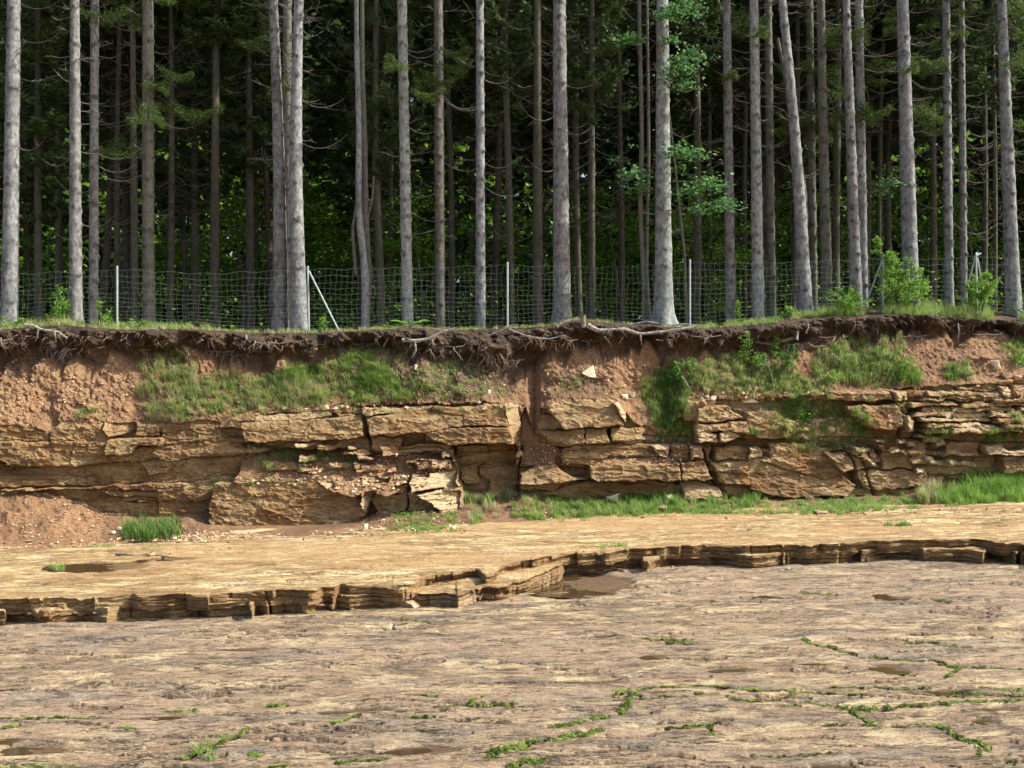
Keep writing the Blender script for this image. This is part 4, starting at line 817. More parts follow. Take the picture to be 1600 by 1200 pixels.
for poly, n, h, v0, v1, stw in [
  ([(222, 560), (255, 545), (300, 548), (310, 590), (330, 640), (290, 655), (240, 655), (212, 620)], 240, .30, .3, .68, .55),
  ([(300, 590), (420, 585), (480, 575), (560, 560), (610, 575), (645, 600), (655, 622), (560, 632), (400, 640), (330, 650)], 620, .24, .35, .68, .4),
  ([(425, 590), (490, 575), (500, 600), (430, 612)], 90, .28, .3, .5, .05), ([(530, 555), (560, 548), (620, 585), (620, 615), (560, 612)], 150, .28, .3, .6, .1),
  ([(440, 600), (510, 605), (505, 632), (440, 628)], 90, .32, .5, .7, .75), ([(230, 640), (275, 640), (285, 656), (235, 657)], 60, .25, .6, .7, .8),
  ([(640, 565), (720, 565), (785, 600), (785, 620), (650, 622)], 260, .13, .3, .65, .45), ([(1120, 560), (1200, 555), (1280, 600), (1290, 650), (1200, 640)], 160, .22, .3, .7, .3), ([(1200, 660), (1330, 650), (1340, 700), (1230, 702)], 90, .18, .3, .7, .3), ([(1000, 620), (1075, 600), (1085, 690), (1030, 690)], 90, .2, .3, .6, .2), ([(1100, 600), (1260, 600), (1290, 640), (1120, 625)], 120, .13, .3, .7, .5), ([(1180, 640), (1260, 620), (1270, 700), (1220, 690)], 90, .16, .3, .7, .4), ([(1290, 600), (1480, 600), (1560, 640), (1400, 650)], 60, .10, .3, .7, .4), ([(370, 640), (800, 632), (800, 640), (380, 652)], 60, .08, .4, .7, .5), ([(480, 540), (640, 545), (640, 575), (500, 575)], 90, .16, .4, .7, .6),
  ([(1003, 610), (1030, 580), (1060, 570), (1075, 610), (1062, 655), (1020, 650)], 170, .26, .1, .55, .1),
  ([(1060, 575), (1120, 553), (1200, 570), (1260, 598), (1200, 612), (1080, 612)], 330, .22, .4, .7, .4),
  ([(1280, 560), (1310, 530), (1400, 528), (1415, 560), (1440, 598), (1380, 604), (1280, 602), (1270, 575)], 480, .24, .35, .68, .35),
  ([(1405, 575), (1432, 585), (1435, 598), (1405, 595)], 50, .28, .3, .45, .0), ([(1478, 572), (1512, 568), (1518, 596), (1475, 592)], 60, .22, .2, .5, .3),
  ([(1565, 530), (1640, 525), (1700, 560), (1590, 572)], 130, .22, .25, .6, .2), ([(1562, 620), (1580, 640), (1590, 665), (1575, 655)], 30, .2, .3, .7, .4),
  ([(390, 700), (440, 690), (470, 712), (450, 730), (395, 728)], 70, .20, .4, .7, .5), ([(480, 712), (560, 712), (550, 730), (485, 730)], 40, .14, .3, .6, .2), ([(330, 745), (480, 735), (480, 752), (340, 758)], 50, .08, .3, .7, .3),
  ([(1225, 600), (1290, 600), (1300, 640), (1260, 690), (1230, 660)], 110, .2, .3, .7, .4), ([(1290, 625), (1340, 640), (1340, 680), (1290, 690)], 90, .2, .3, .7, .4), ([(1330, 655), (1350, 650), (1355, 680), (1335, 680)], 40, .25, .3, .5, .1),
  ([(1530, 672), (1590, 665), (1595, 690), (1545, 692)], 80, .2, .25, .6, .2), ([(1240, 690), (1340, 688), (1340, 702), (1250, 702)], 50, .12, .3, .7, .3), ([(1430, 665), (1480, 665), (1480, 690), (1435, 690)], 35, .2, .3, .6, .3),
  ([(1025, 655), (1075, 650), (1075, 690), (1030, 692)], 70, .18, .1, .6, .2), ([(870, 585), (930, 585), (945, 615), (870, 618)], 40, .1, .4, .75, .5), ([(120, 640), (160, 635), (165, 656), (130, 656)], 18, .16, .3, .6, .4)]:
    x, y = pts_in(poly, n); tufts(gb, cliff_pt(x, y), 26, h, v0, v1, straw=stw, lean=.6, flow=(0, -.35, 0), w=.011)
tag(gb.build('grass', M['grass']), 'mixed green and straw grass growing on the soil bank and rock ledges', 'grass', kind='stuff')
gb = MB()
for poly, n, h, v0, v1, stw in [
  ([(820, 808), (1000, 796), (1200, 794), (1430, 785), (1430, 793), (1200, 802), (1000, 808), (830, 814)], 420, .17, .35, .6, .12),
  ([(600, 828), (640, 805), (700, 803), (722, 822), (690, 832)], 110, .13, .3, .5, .03), ([(720, 800), (735, 780), (800, 790), (790, 812), (730, 818)], 90, .30, .2, .6, .5),
  ([(845, 808), (880, 790), (950, 790), (960, 808)], 120, .24, .2, .55, .15), ([(950, 806), (985, 790), (1050, 785), (1060, 800), (1000, 808)], 130, .32, .25, .5, .08), ([(1060, 803), (1090, 788), (1150, 790), (1140, 803)], 70, .24, .25, .5, .1),
  ([(1140, 798), (1150, 785), (1190, 785), (1190, 797)], 55, .28, .25, .5, .1), ([(1200, 800), (1260, 788), (1430, 785), (1430, 795), (1300, 800)], 130, .16, .3, .6, .2), ([(1250, 795), (1340, 788), (1345, 798), (1260, 800)], 70, .18, .2, .45, .1), ([(1430, 784), (1600, 776), (1700, 772), (1600, 785), (1470, 788)], 250, .38, .35, .55, .03),
  ([(1500, 778), (1560, 774), (1640, 773), (1560, 782)], 130, .52, .35, .5, .02), ([(1435, 784), (1465, 780), (1465, 786), (1440, 788)], 40, .5, .6, .7, .8), ([(190, 835), (240, 828), (290, 830), (270, 840), (200, 845)], 110, .42, .0, .25, .12), ([(800, 806), (840, 800), (845, 812), (800, 814)], 35, .16, .3, .5, .1),
  ([(145, 852), (185, 850), (190, 857), (150, 858)], 18, .08, .3, .5, .1), ([(222, 854), (250, 852), (250, 858), (224, 859)], 24, .08, .3, .5, .0), ([(930, 850), (975, 847), (980, 853), (935, 855)], 30, .06, .3, .5, 0), ([(75, 882), (98, 880), (98, 887), (78, 888)], 5, .13, .4, .6, .3), ([(1065, 837), (1095, 834), (1095, 838), (1066, 839)], 12, .06, .3, .5, 0)]:
    x, y = pts_in(poly, n); tufts(gb, foot_pt(x, y), 30, h, v0, v1, straw=stw, lean=.4, flow=(0, -.1, 0), w=.011)
tag(gb.build('grass', M['grass']), 'bright green grass and weeds along the foot of the rock face', 'grass', kind='stuff')
gb = MB()
def rim(n, a, b, dlo, dhi, h, v0, v1, stw):
    px = rng.uniform(a, b, n); k = fbm(px/35, px*0, 200+int(a), 3) > -.35; px = px[k]; X, Y, Z = plateau(px, rng.uniform(dlo, dhi, len(px))); tufts(gb, np.stack([X, Y, Z], 1), 18, h, v0, v1, straw=stw, lean=.5, flow=(0, -.15, 0))
rim(420, -250, 330, -.1, 1.0, .26, .2, .65, .35); rim(60, 40, 130, 0, .5, .30, .6, .7, .8); rim(170, 330, 640, 0, .8, .16, .3, .6, .4); rim(60, 640, 1100, .1, 1., .10, .3, .6, .6); rim(300, 1090, 1290, -.1, .9, .24, .3, .65, .2)
rim(1300, 1240, 1880, -.2, 1.6, .36, .35, .68, .2); rim(420, -200, 1250, -.3, .15, .12, .2, .65, .45); rim(160, 0, 1400, .6, 2.4, .2, .3, .7, .5)
tag(gb.build('grass', M['grass']), 'green and straw grass fringe along the top edge below the fence', 'grass', kind='stuff')
def tuft(px, py, h, n, sp, label, f, v0=.15, v1=.45, stw=.1, lean=.45):
    p = np.asarray(f(px, py), float).ravel(); t = MB(); q = p+np.stack([rng.normal(0, sp, n), rng.normal(0, sp*.6, n), 0*np.zeros(n)], 1)
    tufts(t, q-p, 30, h, v0, v1, straw=stw, lean=lean); o = t.build('grass_tuft', M['grass']); o.location = p; tag(o, label, 'grass tuft', 'separate grass tufts')
tuft(1410, 822, .20, 16, .14, 'rounded dark green grass tuft alone on the bare rock shelf', shelf_pt, .05, .35)
tuft(1381, 688, .20, 12, .08, 'bright tuft with straw roots hanging on the rust-stained rock', cliff_pt, .3, .5); tuft(1467, 682, .20, 10, .08, 'bright green tuft on the ledge beside the thin slabs', cliff_pt, .3, .5)
tuft(1172, 676, .20, 10, .07, 'small tuft growing beside the pale overhanging blocks', cliff_pt, .3, .5); tuft(1164, 782, .30, 12, .10, 'upright bright tuft at the rock foot under the long crack', foot_pt, .25, .45); tuft(1016, 778, .40, 18, .15, 'tall bright clump at the foot of the bulging block', foot_pt, .25, .45)
tuft(1500, 585, .22, 14, .12, 'shaggy tuft isolated on the red soil slope at the right', cliff_pt, .1, .5, .35); tuft(965, 607, .12, 5, .04, 'tiny dark tuft on the clay beside the gully', cliff_pt, .1, .3); tuft(985, 660, .18, 6, .06, 'small dark tuft right of the pale triangular face', cliff_pt, .1, .4)
tuft(530, 812, .16, 6, .05, 'small tuft on rubble right of the big lower block', foot_pt, .3, .6)

def sapling(px, base, H, wid, n, label, cat='sapling', name='birch_sapling', sz=.055, v=(.3, 1), mat='birch', stems=3, lean=0.):
    b = np.asarray(base, float).ravel(); t = thing(name, b, label, cat, 'young leafy saplings'); sm = MB(); lf = MB()
    for s in range(stems):
        dx = rng.normal(0, wid*.22); dy = rng.normal(0, wid*.2); hh = H*rng.uniform(.7, 1) if s else H; tt = np.linspace(0, 1, 8); P = np.stack([dx*tt**1.2+lean*tt+.04*np.sin(tt*7+s), dy*tt, hh*tt-.05], 1); sm.tube(P, .013*(1-tt)+.004, 5)
        for _ in range(int(16*H/stems*2)):
            k = rng.uniform(.08, 1); p = np.array([np.interp(k, tt, P[:, j]) for j in range(3)]); a = rng.uniform(0, 6.28); L = wid*.55*rng.uniform(.3, 1)*(1.15-k); d = np.array([math.cos(a), math.sin(a), rng.uniform(.2, .9)]); q = p+d*L; sm.tube(np.array([p, (p+q)/2+[0, 0, .02], q]), [.005, .004, .002], 3)
            m = max(3, int(n/(16*H*2))); kk = rng.uniform(.25, 1.1, m)[:, None]; add_leaves(lf, p+d*L*kk+rng.normal(0, .04, (m, 3)), sz*rng.uniform(.7, 1.3, m), rng.uniform(v[0], v[1], m), .8, .7)
    sm.build('stem', M['stem'], t); lf.build('foliage', M[mat], t); return t
pp = lambda px, d: np.stack(plateau(np.array(px, float), d)).ravel()
sapling(1402, pp(1402, .35), 2.35, 1.45, 5200, 'tallest birch sapling, bright leaves, in front of the fence at the right', stems=5, lean=-.12)
sapling(1422, pp(1425, .5), 1.4, 1.3, 2600, 'lower bushy sapling at the right foot of the tallest birch sapling', stems=4)
sapling(1527, pp(1527, .3), 1.45, 1.35, 4200, 'rounded bushy sapling below the triangular post pair at the right', stems=6)
sapling(1325, pp(1325, .3), .95, 1.5, 2400, 'low leafy bush left of the tallest birch sapling', stems=6); sapling(1230, pp(1230, .3), .45, .7, 350, 'small leafy shrub left of the leaning spruce foot', stems=3)
sapling(1600, pp(1600, .4), .7, .8, 700, 'leafy shrub at the right photo edge on the clifftop', stems=4); sapling(1153, pp(1153, .35), .75, .4, 220, 'slim sapling behind the edge left of the leaning group', stems=1)
sapling(88, pp(88, .3), 1.15, 1.0, 1100, 'leafy bush before the bright straight spruce at the left', stems=5, v=(.1, .9)); sapling(165, pp(165, .35), .8, .5, 450, 'narrow leafy bush left of the first fence post', stems=2); sapling(20, pp(20, .25), .35, .8, 350, 'low leafy plant at the left clifftop corner', stems=4)
sapling(508, pp(508, .1), .45, .35, 160, 'tiny sapling between the braced post and its strut', stems=2, name='young_sapling'); sapling(210, pp(215, .2), .3, .9, 260, 'low bramble clump right of the first fence post', stems=5, name='bramble')
sapling(1160, cliff_pt(1160, 572), 1.0, .7, 750, 'slender sapling growing up from the bank against the turf edge', stems=2, sz=.05)
sapling(1243, cliff_pt(1243, 655), .95, .75, 1300, 'bluish bright sapling standing on the ledge below the pale stump', stems=5, sz=.05, v=(.2, 1)); sapling(1226, cliff_pt(1226, 590), .9, .8, 1000, 'darker leafy shrub on the bank just below the pale stump', stems=4, v=(0, .6), mat='bramble')
sapling(1052, cliff_pt(1052, 610), .75, .7, 700, 'dark bramble on the bank at the left end of the grassy ledge', stems=4, v=(0, .7), mat='bramble', name='bramble'); sapling(1048, cliff_pt(1048, 668), .6, .7, 600, 'trailing bramble in the cleft left of the right blocks', stems=4, v=(0, .8), mat='bramble', name='bramble')
sapling(1305, cliff_pt(1305, 598), .4, .6, 260, 'yellow-green weed on the bank left of the thick grass', stems=3, v=(.6, 1), name='weed'); sapling(1338, cliff_pt(1338, 600), .35, .4, 160, 'yellow-green weed in the thick bank grass', stems=3, v=(.6, 1), name='weed')
sapling(1312, cliff_pt(1312, 652), .4, .4, 220, 'weed on rubble right of the bluish sapling', stems=3, v=(.5, 1), name='weed'); sapling(555, cliff_pt(555, 622), .25, .5, 200, 'leafy weed low in the left bank grass', stems=3, v=(.5, 1), name='weed'); sapling(703, cliff_pt(703, 618), .15, .3, 60, 'small pale weed on the dark soil', stems=2, v=(.7, 1), name='weed')
sapling(616, foot_pt(616, 806), .32, .5, 130, 'broad-leaved foxglove rosette at the rock foot', cat='plant', stems=3, sz=.16, v=(.2, .7), mat='bramble', name='foxglove'); sapling(495, cliff_pt(495, 712), .2, .4, 120, 'weed on the middle ledge rubble', stems=2, v=(.6, 1), name='weed'); sapling(1592, cliff_pt(1592, 572), .5, .6, 300, 'grassy shrub at the right photo edge on the bank', stems=3, name='weed')
sapling(1185, cliff_pt(1185, 585), .7, .7, 500, 'leafy shrub on the bank between the slender sapling and the dark shrub', stems=4, mat='bramble')
sapling(1210, cliff_pt(1210, 560), .7, .6, 450, 'leafy shrub just left of the broken pale stump', stems=3)
sapling(1075, cliff_pt(1075, 585), .5, .8, 420, 'low bramble spreading over the left end of the grassy ledge', stems=4, mat='bramble', name='bramble')
sapling(1265, cliff_pt(1265, 665), .5, .6, 380, 'low weed right of the bluish bright sapling', stems=4, name='weed', v=(.2, .9))
# fern
def fern(px, d, L, n, label):
    b = pp(px, d); t = thing('fern', b, label, 'fern', 'ferns at the cliff edge')
    for k in range(n):
        mb = MB(); a = 6.28*k/n+rng.uniform(-.2, .2); l = L*rng.uniform(.7, 1); tt = np.linspace(0, 1, 10); dr = np.array([math.cos(a), math.sin(a)*.7]); P = np.stack([dr[0]*l*tt*.8, dr[1]*l*tt*.8, l*(.9*tt-.62*tt*tt)], 1); mb.tube(P, .005, 3, v=.6)
        s = np.repeat(np.linspace(.15, 1, 16), 2); sg = np.tile([-1, 1], 16); C = np.stack([np.interp(s, tt, P[:, j]) for j in range(3)], 1); ln = .17*L/.6*(np.sin(np.clip(s*1.05, 0, 1)*np.pi)**.6+.12); sd = np.stack([-dr[1]*sg, dr[0]*sg, -.25+0*sg], 1)
        for i in range(len(s)):
            q = C[i]+sd[i]*ln[i]; wv = np.array([dr[0], dr[1], 0])*.022; mb.add(np.array([C[i]-wv, C[i]+wv, q]), None, [[0, 1, 2]], v=rng.uniform(.4, 1))
        mb.build('frond', M['birch'], t)
fern(640, .25, .75, 9, 'bright fern arching on the edge below the ringed grey spruce'); fern(612, .3, .45, 6, 'small fern left of the bright fern')

# moss in the pavement cracks
mo = MB()
def moss(t, pts, wpx, dens=1.):
    P = zc(t, pts); 
    for (a, b), (c, d) in zip(P, P[1:]):
        n = int(np.hypot(c-a, (d-b)*3)*12*(wpx/6+.6)*dens); s = rng.uniform(0, 1, n); px = a+(c-a)*s+rng.normal(0, 1.5, n); py = b+(d-b)*s+np.interp(s, [0, 1], [0, 0])+fbm(px/9, px*0, 7, 2)*3+rng.normal(0, wpx*.22/2.857, n)
        k = vn(px/8, py/4, 5) > .27; X = floor_pt(px[k], py[k]); m = len(X); X[:, 2] += rng.uniform(0, .003+.0007*wpx, m)*vn(px[k]/6, py[k]/2, 12)*2; add_leaves(mo, X, rng.uniform(.007, .020, m), np.clip(vn(px[k]/12, py[k]/4, 9)*.9+rng.uniform(-.3, .3, m), 0, 1), .6, .8)
for t, p, w_ in MOSS_LINES:
    moss(t, p, w_)
tag(mo.build('moss', M['moss']), 'bright green moss filling the cracks of the lower stone pavement', 'moss', kind='stuff')
mo = MB()
for px, py, h, n in ((310, 1170, .20, 12), (330, 1180, .22, 12), (325, 1160, .16, 8), (350, 1150, .10, 8), (980, 1105, .10, 14), (985, 1095, .10, 12), (808, 1098, .08, 8), (400, 1180, .10, 6), (57, 1190, .12, 5), (95, 1188, .10, 5), (735, 1098, .08, 7), (545, 1185, .05, 8), (1560, 951, .05, 6), (885, 1075, .03, 4), (1125, 978, .05, 5)):
    q = floor_pt(px+rng.normal(0, 4, n), py+rng.normal(0, 2, n)); tufts(mo, q, 5, h, .3, .6, spread=.03, straw=.05, lean=.5, w=.006)
tag(mo.build('grass', M['grass']), 'thin grass blades sprouting from cracks of the lower pavement', 'grass', kind='stuff')

# ---------------------------------------------------------------- stones and rubble
def stone_mesh(seed, sx, sy, sz_):
    import bmesh
    r = random.Random(seed); bm = bmesh.new()
    for _ in range(16):
        v = Vector((r.uniform(-1, 1), r.uniform(-1, 1), r.uniform(-1, 1))); m = max(abs(v.x), abs(v.y), abs(v.z)); v = v/m*r.uniform(.8, 1); bm.verts.new((v.x*sx/2, v.y*sy/2, v.z*sz_/2))
    g = bmesh.ops.convex_hull(bm, input=bm.verts); bmesh.ops.delete(bm, geom=[e for e in g['geom_interior'] if isinstance(e, bmesh.types.BMVert)], context='VERTS')
    bmesh.ops.bevel(bm, geom=bm.edges[:], offset=min(sx, sy, sz_)*.04, segments=1, affect='EDGES')
    me = bpy.data.meshes.new('stone'); bm.to_mesh(me); bm.free(); return me
def stone(px, py, wpx, hpx, f, label, mat='stone', dep=None, rot=0., name='stone', sink=.3):
    p = np.asarray(f(px, py), float).ravel(); k = p[1]/F; w_, h_ = wpx*k, hpx*k; me = stone_mesh(int(px*7+py), w_, dep or w_*.8, h_); me.materials.append(M[mat])
    o = bpy.data.objects.new(name, me); COL.objects.link(o); o.location = (p[0], p[1], p[2]+h_*sink); o.rotation_euler = (random.uniform(-.2, .2), rot, random.uniform(-.5, .5)); tag(o, label, 'stone', 'loose stones')
S_ = [(400, 692, 16, 14, cliff_pt, 'white pointed stone on the left ledge rubble', 'stone'), (508, 640, 12, 9, cliff_pt, 'small white stone at the lip right of the left grass', 'stone'), (410, 641, 9, 5, cliff_pt, 'small pale stone at the left grass foot', 'stone'),
 (444, 640, 10, 5, cliff_pt, 'flat pale stone under the dry left grass', 'stone'), (956, 790, 22, 16, foot_pt, 'blocky pale stone in the grass below the bulging block', 'stone'), (1045, 796, 16, 16, foot_pt, 'jagged stone left of the leaning slab', 'stone'), (1035, 801, 14, 7, foot_pt, 'dark flat stone in front of the jagged stone', 'dstone'),
 (1140, 788, 10, 8, foot_pt, 'small brown stone right of the leaning slab', 'dstone'), (1190, 775, 22, 14, foot_pt, 'buried brown block at the foot under the long crack', 'dstone'), (708, 826, 10, 6, foot_pt, 'rounded white stone on the foot grass', 'stone'), (646, 829, 8, 5, foot_pt, 'rounded cream stone at the grass edge', 'stone'), (548, 831, 12, 4, foot_pt, 'thin pale chip right of the big lower block', 'stone'),
 (572, 826, 7, 10, foot_pt, 'upright pale chip on the rubble by the big lower block', 'stone'), (515, 834, 9, 4, foot_pt, 'flat chip before the big lower block', 'stone'), (975, 622, 12, 9, cliff_pt, 'pale stone at the clay edge above the pale triangular face', 'stone'), (988, 620, 9, 10, cliff_pt, 'second pale stone above the pale triangular face', 'stone'), (1113, 624, 12, 9, cliff_pt, 'white stone below the grassy bank', 'stone'),
 (1105, 622, 8, 6, cliff_pt, 'grey stone below the grassy bank', 'stone'), (1180, 610, 12, 8, cliff_pt, 'round mossy stone on the grassy bank', 'dstone'), (1172, 627, 34, 8, cliff_pt, 'long pale slab lying at the bank foot', 'stone'), (1300, 675, 16, 12, cliff_pt, 'blocky pale stone on the right rubble', 'stone'), (1308, 680, 12, 12, cliff_pt, 'angular stone beside the blocky pale stone', 'dstone'),
 (1250, 684, 14, 10, cliff_pt, 'brown stone under the bluish sapling', 'dstone'), (1555, 575, 16, 16, cliff_pt, 'pale block on the red slope at the right', 'stone'), (1572, 590, 18, 13, cliff_pt, 'rounded brown boulder on the right red slope', 'dstone'), (1592, 594, 16, 10, cliff_pt, 'brown boulder at the right photo edge', 'dstone'), (1538, 560, 18, 6, cliff_pt, 'dark flat stone high on the right red slope', 'dstone'),
 (206, 606, 8, 7, cliff_pt, 'dark stone on the left soil slope beside the grass', 'dstone'), (703, 617, 5, 8, cliff_pt, 'pale upright chip on the dark soil', 'stone'), (765, 615, 6, 8, cliff_pt, 'pale chip at the right end of the dark soil', 'stone'), (652, 577, 5, 9, cliff_pt, 'white chip high on the dark soil', 'stone'), (176, 838, 10, 5, foot_pt, 'pale chip left of the tall dark grass', 'stone'), (186, 835, 8, 6, foot_pt, 'second pale chip left of the tall dark grass', 'stone'), (272, 842, 8, 4, foot_pt, 'pale chip right of the tall dark grass', 'stone'), (303, 840, 11, 5, foot_pt, 'flat pale chip on the left small mound', 'stone'),
 (126, 848, 7, 6, foot_pt, 'dark pebble at the toe of the left earth heap', 'dstone'), (236, 868, 12, 6, shelf_pt, 'small dark stone among the dead branch on the shelf', 'dstone'), (1282, 800, 22, 3, foot_pt, 'thin flat slab lying on the foot grass', 'dstone'), (1005, 811, 8, 4, shelf_pt, 'dark pebble on the shelf below the foot grass', 'dstone'), (1135, 811, 7, 4, shelf_pt, 'dark pebble on the shelf right of the leaning slab', 'dstone')]
for a in S_: stone(a[0], a[1], a[2], a[3], a[4], a[5], a[6])
def slab_stone(pts, f, th, label, mat='stone'):
    c = np.mean(pts, 0); p = np.asarray(f(c[0], c[1]), float).ravel(); Y = p[1]-.06; P = np.array([img(a, b, Y) for a, b in pts]); P[:, 1] += (P[:, 2]-P[:, 2].mean())*.5; n = len(P); B = P+[0.02, th, .02]; mb = MB()
    o0 = P.mean(0); mb.add(P-o0, T=[[0, i, i+1] for i in range(1, n-1)]); mb.add(B-o0, T=[[0, i+1, i] for i in range(1, n-1)])
    for i in range(n): j = (i+1) % n; mb.add(np.array([P[i], B[i], B[j], P[j]])-o0, Q=[[0, 1, 2, 3]])
    o = mb.build('stone', M[mat]); o.location = o0; tag(o, label, 'stone', 'loose stones')
slab_stone([(909, 583), (917, 577), (927, 571), (930, 590), (920, 589)], cliff_pt, .09, 'pale triangular slab leaning on the clay bank near the gully')
slab_stone([(1056, 781), (1062, 774), (1083, 788), (1078, 794), (1068, 796)], foot_pt, .10, 'tall angular slab leaning at the cliff foot', 'dstone')
# blocks broken off the step
for a in [(352, 953, 62, 26, 'long block with a rounded right end under the shelf lip', 'stone'), (485, 948, 66, 22, 'dark slanted block at the step, left of the layered slabs', 'dstone'), (640, 941, 44, 14, 'wedge block at the foot of the layered slabs', 'dstone'), (712, 934, 58, 18, 'largest angular block under the layered slabs', 'dstone'), (760, 928, 34, 14, 'pale block right of the largest angular block', 'stone'), (800, 924, 44, 12, 'pale block at the right tip of the layered slabs', 'stone'),
          (995, 885, 40, 17, 'big tan boulder at the right end of the pool', 'stone'), (880, 889, 26, 13, 'blocky stone at the left pool bank', 'dstone'), (850, 910, 30, 10, 'flat dark stone in the pool', 'dstone'), (948, 886, 34, 14, 'grey block behind the pool', 'dstone'), (915, 887, 28, 12, 'tan block behind the pool', 'stone'), (968, 893, 16, 8, 'small stone left of the tan boulder', 'dstone')]:
    x, y = rayz(a[0], a[1]); stone(a[0], a[1], a[2], a[3], lambda p, q: floor_pt(p, q), a[4], a[5], dep=.5, name='rock_block', sink=.35)
def gravel(name, label, spec):
    mb = MB(); base = np.array([[1, 0, 0], [-1, 0, 0], [0, 1, 0], [0, -1, 0], [0, 0, .7], [0, 0, -.7]], float); fcs = np.array([[0, 2, 4], [2, 1, 4], [1, 3, 4], [3, 0, 4], [2, 0, 5], [1, 2, 5], [3, 1, 5], [0, 3, 5]])
    for poly, n, lo, hi, f in spec:
        x, y = pts_in(poly, n); P = np.asarray(f(x, y)).reshape(-1, 3); m = len(P); s = lo+(hi-lo)*rng.uniform(0, 1, m)**3
        V = base[None]*rng.uniform(.5, 1.3, (m, 6, 1))*s[:, None, None]*rng.uniform(.6, 1.3, (m, 1, 3)); a = rng.uniform(0, 6.28, m); c, d = np.cos(a)[:, None], np.sin(a)[:, None]
        V = np.stack([V[..., 0]*c-V[..., 1]*d, V[..., 0]*d+V[..., 1]*c, V[..., 2]], -1)+P[:, None]; T = (np.arange(m)*6)[:, None, None]+fcs[None]; mb.add(V.reshape(-1, 3), None, T.reshape(-1, 3), v=np.repeat(rng.uniform(0, 1, m), 6))
    o = mb.build(name, M['gravel']); tag(o, label, 'gravel', kind='stuff')
t_ = NT('gravel_stone'); M['gravel'] = t_.col(t_.ramp(t_.attr(), [(0, (.17, .10, .06)), (.45, (.36, .20, .11)), (.7, (.50, .34, .2)), (1, (.72, .58, .4))]))
R_ = lambda a, b, c, d: [(a, b), (c, b), (c, d), (a, d)]
gravel('gravel', 'broken brown and cream rubble lying on the soil slope and ledges', [(R_(0, 560, 230, 660), 1500, .01, .05, cliff_pt), (R_(640, 570, 790, 625), 900, .012, .05, cliff_pt), (R_(850, 560, 1000, 620), 500, .01, .05, cliff_pt), ([(430, 730), (560, 715), (700, 705), (715, 735), (640, 765), (545, 770)], 900, .015, .08, cliff_pt), (R_(320, 742, 470, 756), 500, .012, .05, cliff_pt),
  (R_(950, 708, 1060, 722), 300, .015, .06, cliff_pt), (R_(1090, 608, 1290, 628), 520, .02, .09, cliff_pt), (R_(1400, 520, 1600, 600), 900, .01, .045, cliff_pt), (R_(1230, 640, 1340, 695), 380, .02, .10, cliff_pt), (R_(370, 628, 800, 640), 380, .015, .09, cliff_pt), (R_(1380, 600, 1600, 690), 380, .02, .08, cliff_pt), (R_(830, 690, 890, 730), 150, .015, .06, cliff_pt), (R_(1020, 680, 1080, 700), 120, .02, .08, cliff_pt)])
gravel('gravel', 'broken stone chips and earth crumbs along the rock foot', [(R_(0, 800, 200, 856), 1600, .01, .05, foot_pt), (R_(200, 830, 350, 846), 500, .012, .06, foot_pt), (R_(560, 800, 730, 834), 500, .012, .07, foot_pt), (R_(730, 795, 1200, 812), 700, .01, .05, foot_pt), (R_(1200, 785, 1600, 803), 500, .01, .05, foot_pt), (R_(350, 830, 570, 842), 200, .01, .05, foot_pt), (R_(0, 800, 1600, 900), 420, .006, .03, lambda a, b: shelf_pt(a, np.minimum(b, eT(a)-3))), (R_(0, 950, 1600, 1200), 700, .003, .012, floor_pt), (R_(990, 862, 1050, 888), 160, .01, .05, floor_pt), (R_(830, 880, 1010, 893), 160, .015, .06, floor_pt)])

# ---------------------------------------------------------------- roots and dead wood
def wood(name, pts, r0, r1, label, cat, mat='wood', dy=-.12, subs=(), group='dead wood and roots on the clifftop edge', f=None):
    f = f or (lambda a, b: cliff_pt(a, b)+np.array([0, dy, 0])); P = np.array([np.asarray(f(a, b), float).ravel() for a, b in pts])
    Ym = P[:, 1].min()-.02 if dy < 0 else None
    P = np.array([img(a, b, (Ym if Ym else p[1])) for (a, b), p in zip(pts, P)]); b0 = P[0].copy(); k = np.linspace(0, len(P)-1, 5*len(P)); S = np.stack([np.interp(k, range(len(P)), P[:, j]) for j in range(3)], 1); S[1:-1] = (S[:-2]+2*S[1:-1]+S[2:])/4; S[:, 1] += fbm(k*.7, 0*k, 3, 2)*.06
    mb = MB(); rad = np.linspace(r0, r1, len(S))*(1+.25*fbm(k*1.9, 0*k, int(pts[0][0]), 2)); mb.tube(S-b0, rad*.75, 8); mb.tube(np.stack([S[0]-b0, S[0]-b0+(S[0]-S[1])*.15]), [rad[0]*.75, rad[0]*.2], 8)
    for sb in subs:
        Q = np.array([img(a, b, S[:, 1].mean()-.03) for a, b in sb])-b0; mb.tube(Q, np.linspace(r1*.8, .006, len(Q)), 5)
    o = mb.build(name, M[mat], None, True); o.location = b0; tag(o, label, cat, group)
wood('dead_root', [(628, 531), (650, 533), (672, 529), (690, 519), (713, 513)], .07, .05, 'thick bleached root with a sawn white end on the edge right of the fern', 'root', subs=[[(648, 533), (650, 548), (643, 560)], [(675, 530), (678, 545)]])
wood('dead_branch', [(599, 541), (612, 518), (628, 510), (652, 507)], .03, .018, 'dark arched branch beneath the fern', 'branch', 'root'); wood('dead_branch', [(762, 525), (785, 515), (802, 507)], .025, .02, 'white straight stick at the middle fence post', 'branch'); wood('dead_branch', [(795, 514), (820, 524), (855, 530), (884, 524)], .028, .015, 'white curved stick right of the middle fence post', 'branch')
wood('log', [(918, 508), (935, 517), (975, 514), (1000, 522), (1040, 518), (1085, 511)], .09, .045, 'long weathered grey log on the edge left of the flared spruce foot', 'log', subs=[[(1000, 522), (1003, 540)], [(950, 516), (952, 530)]]); wood('dead_root', [(870, 511), (882, 504), (891, 500)], .06, .045, 'short pale root stub left of the weathered grey log', 'root')
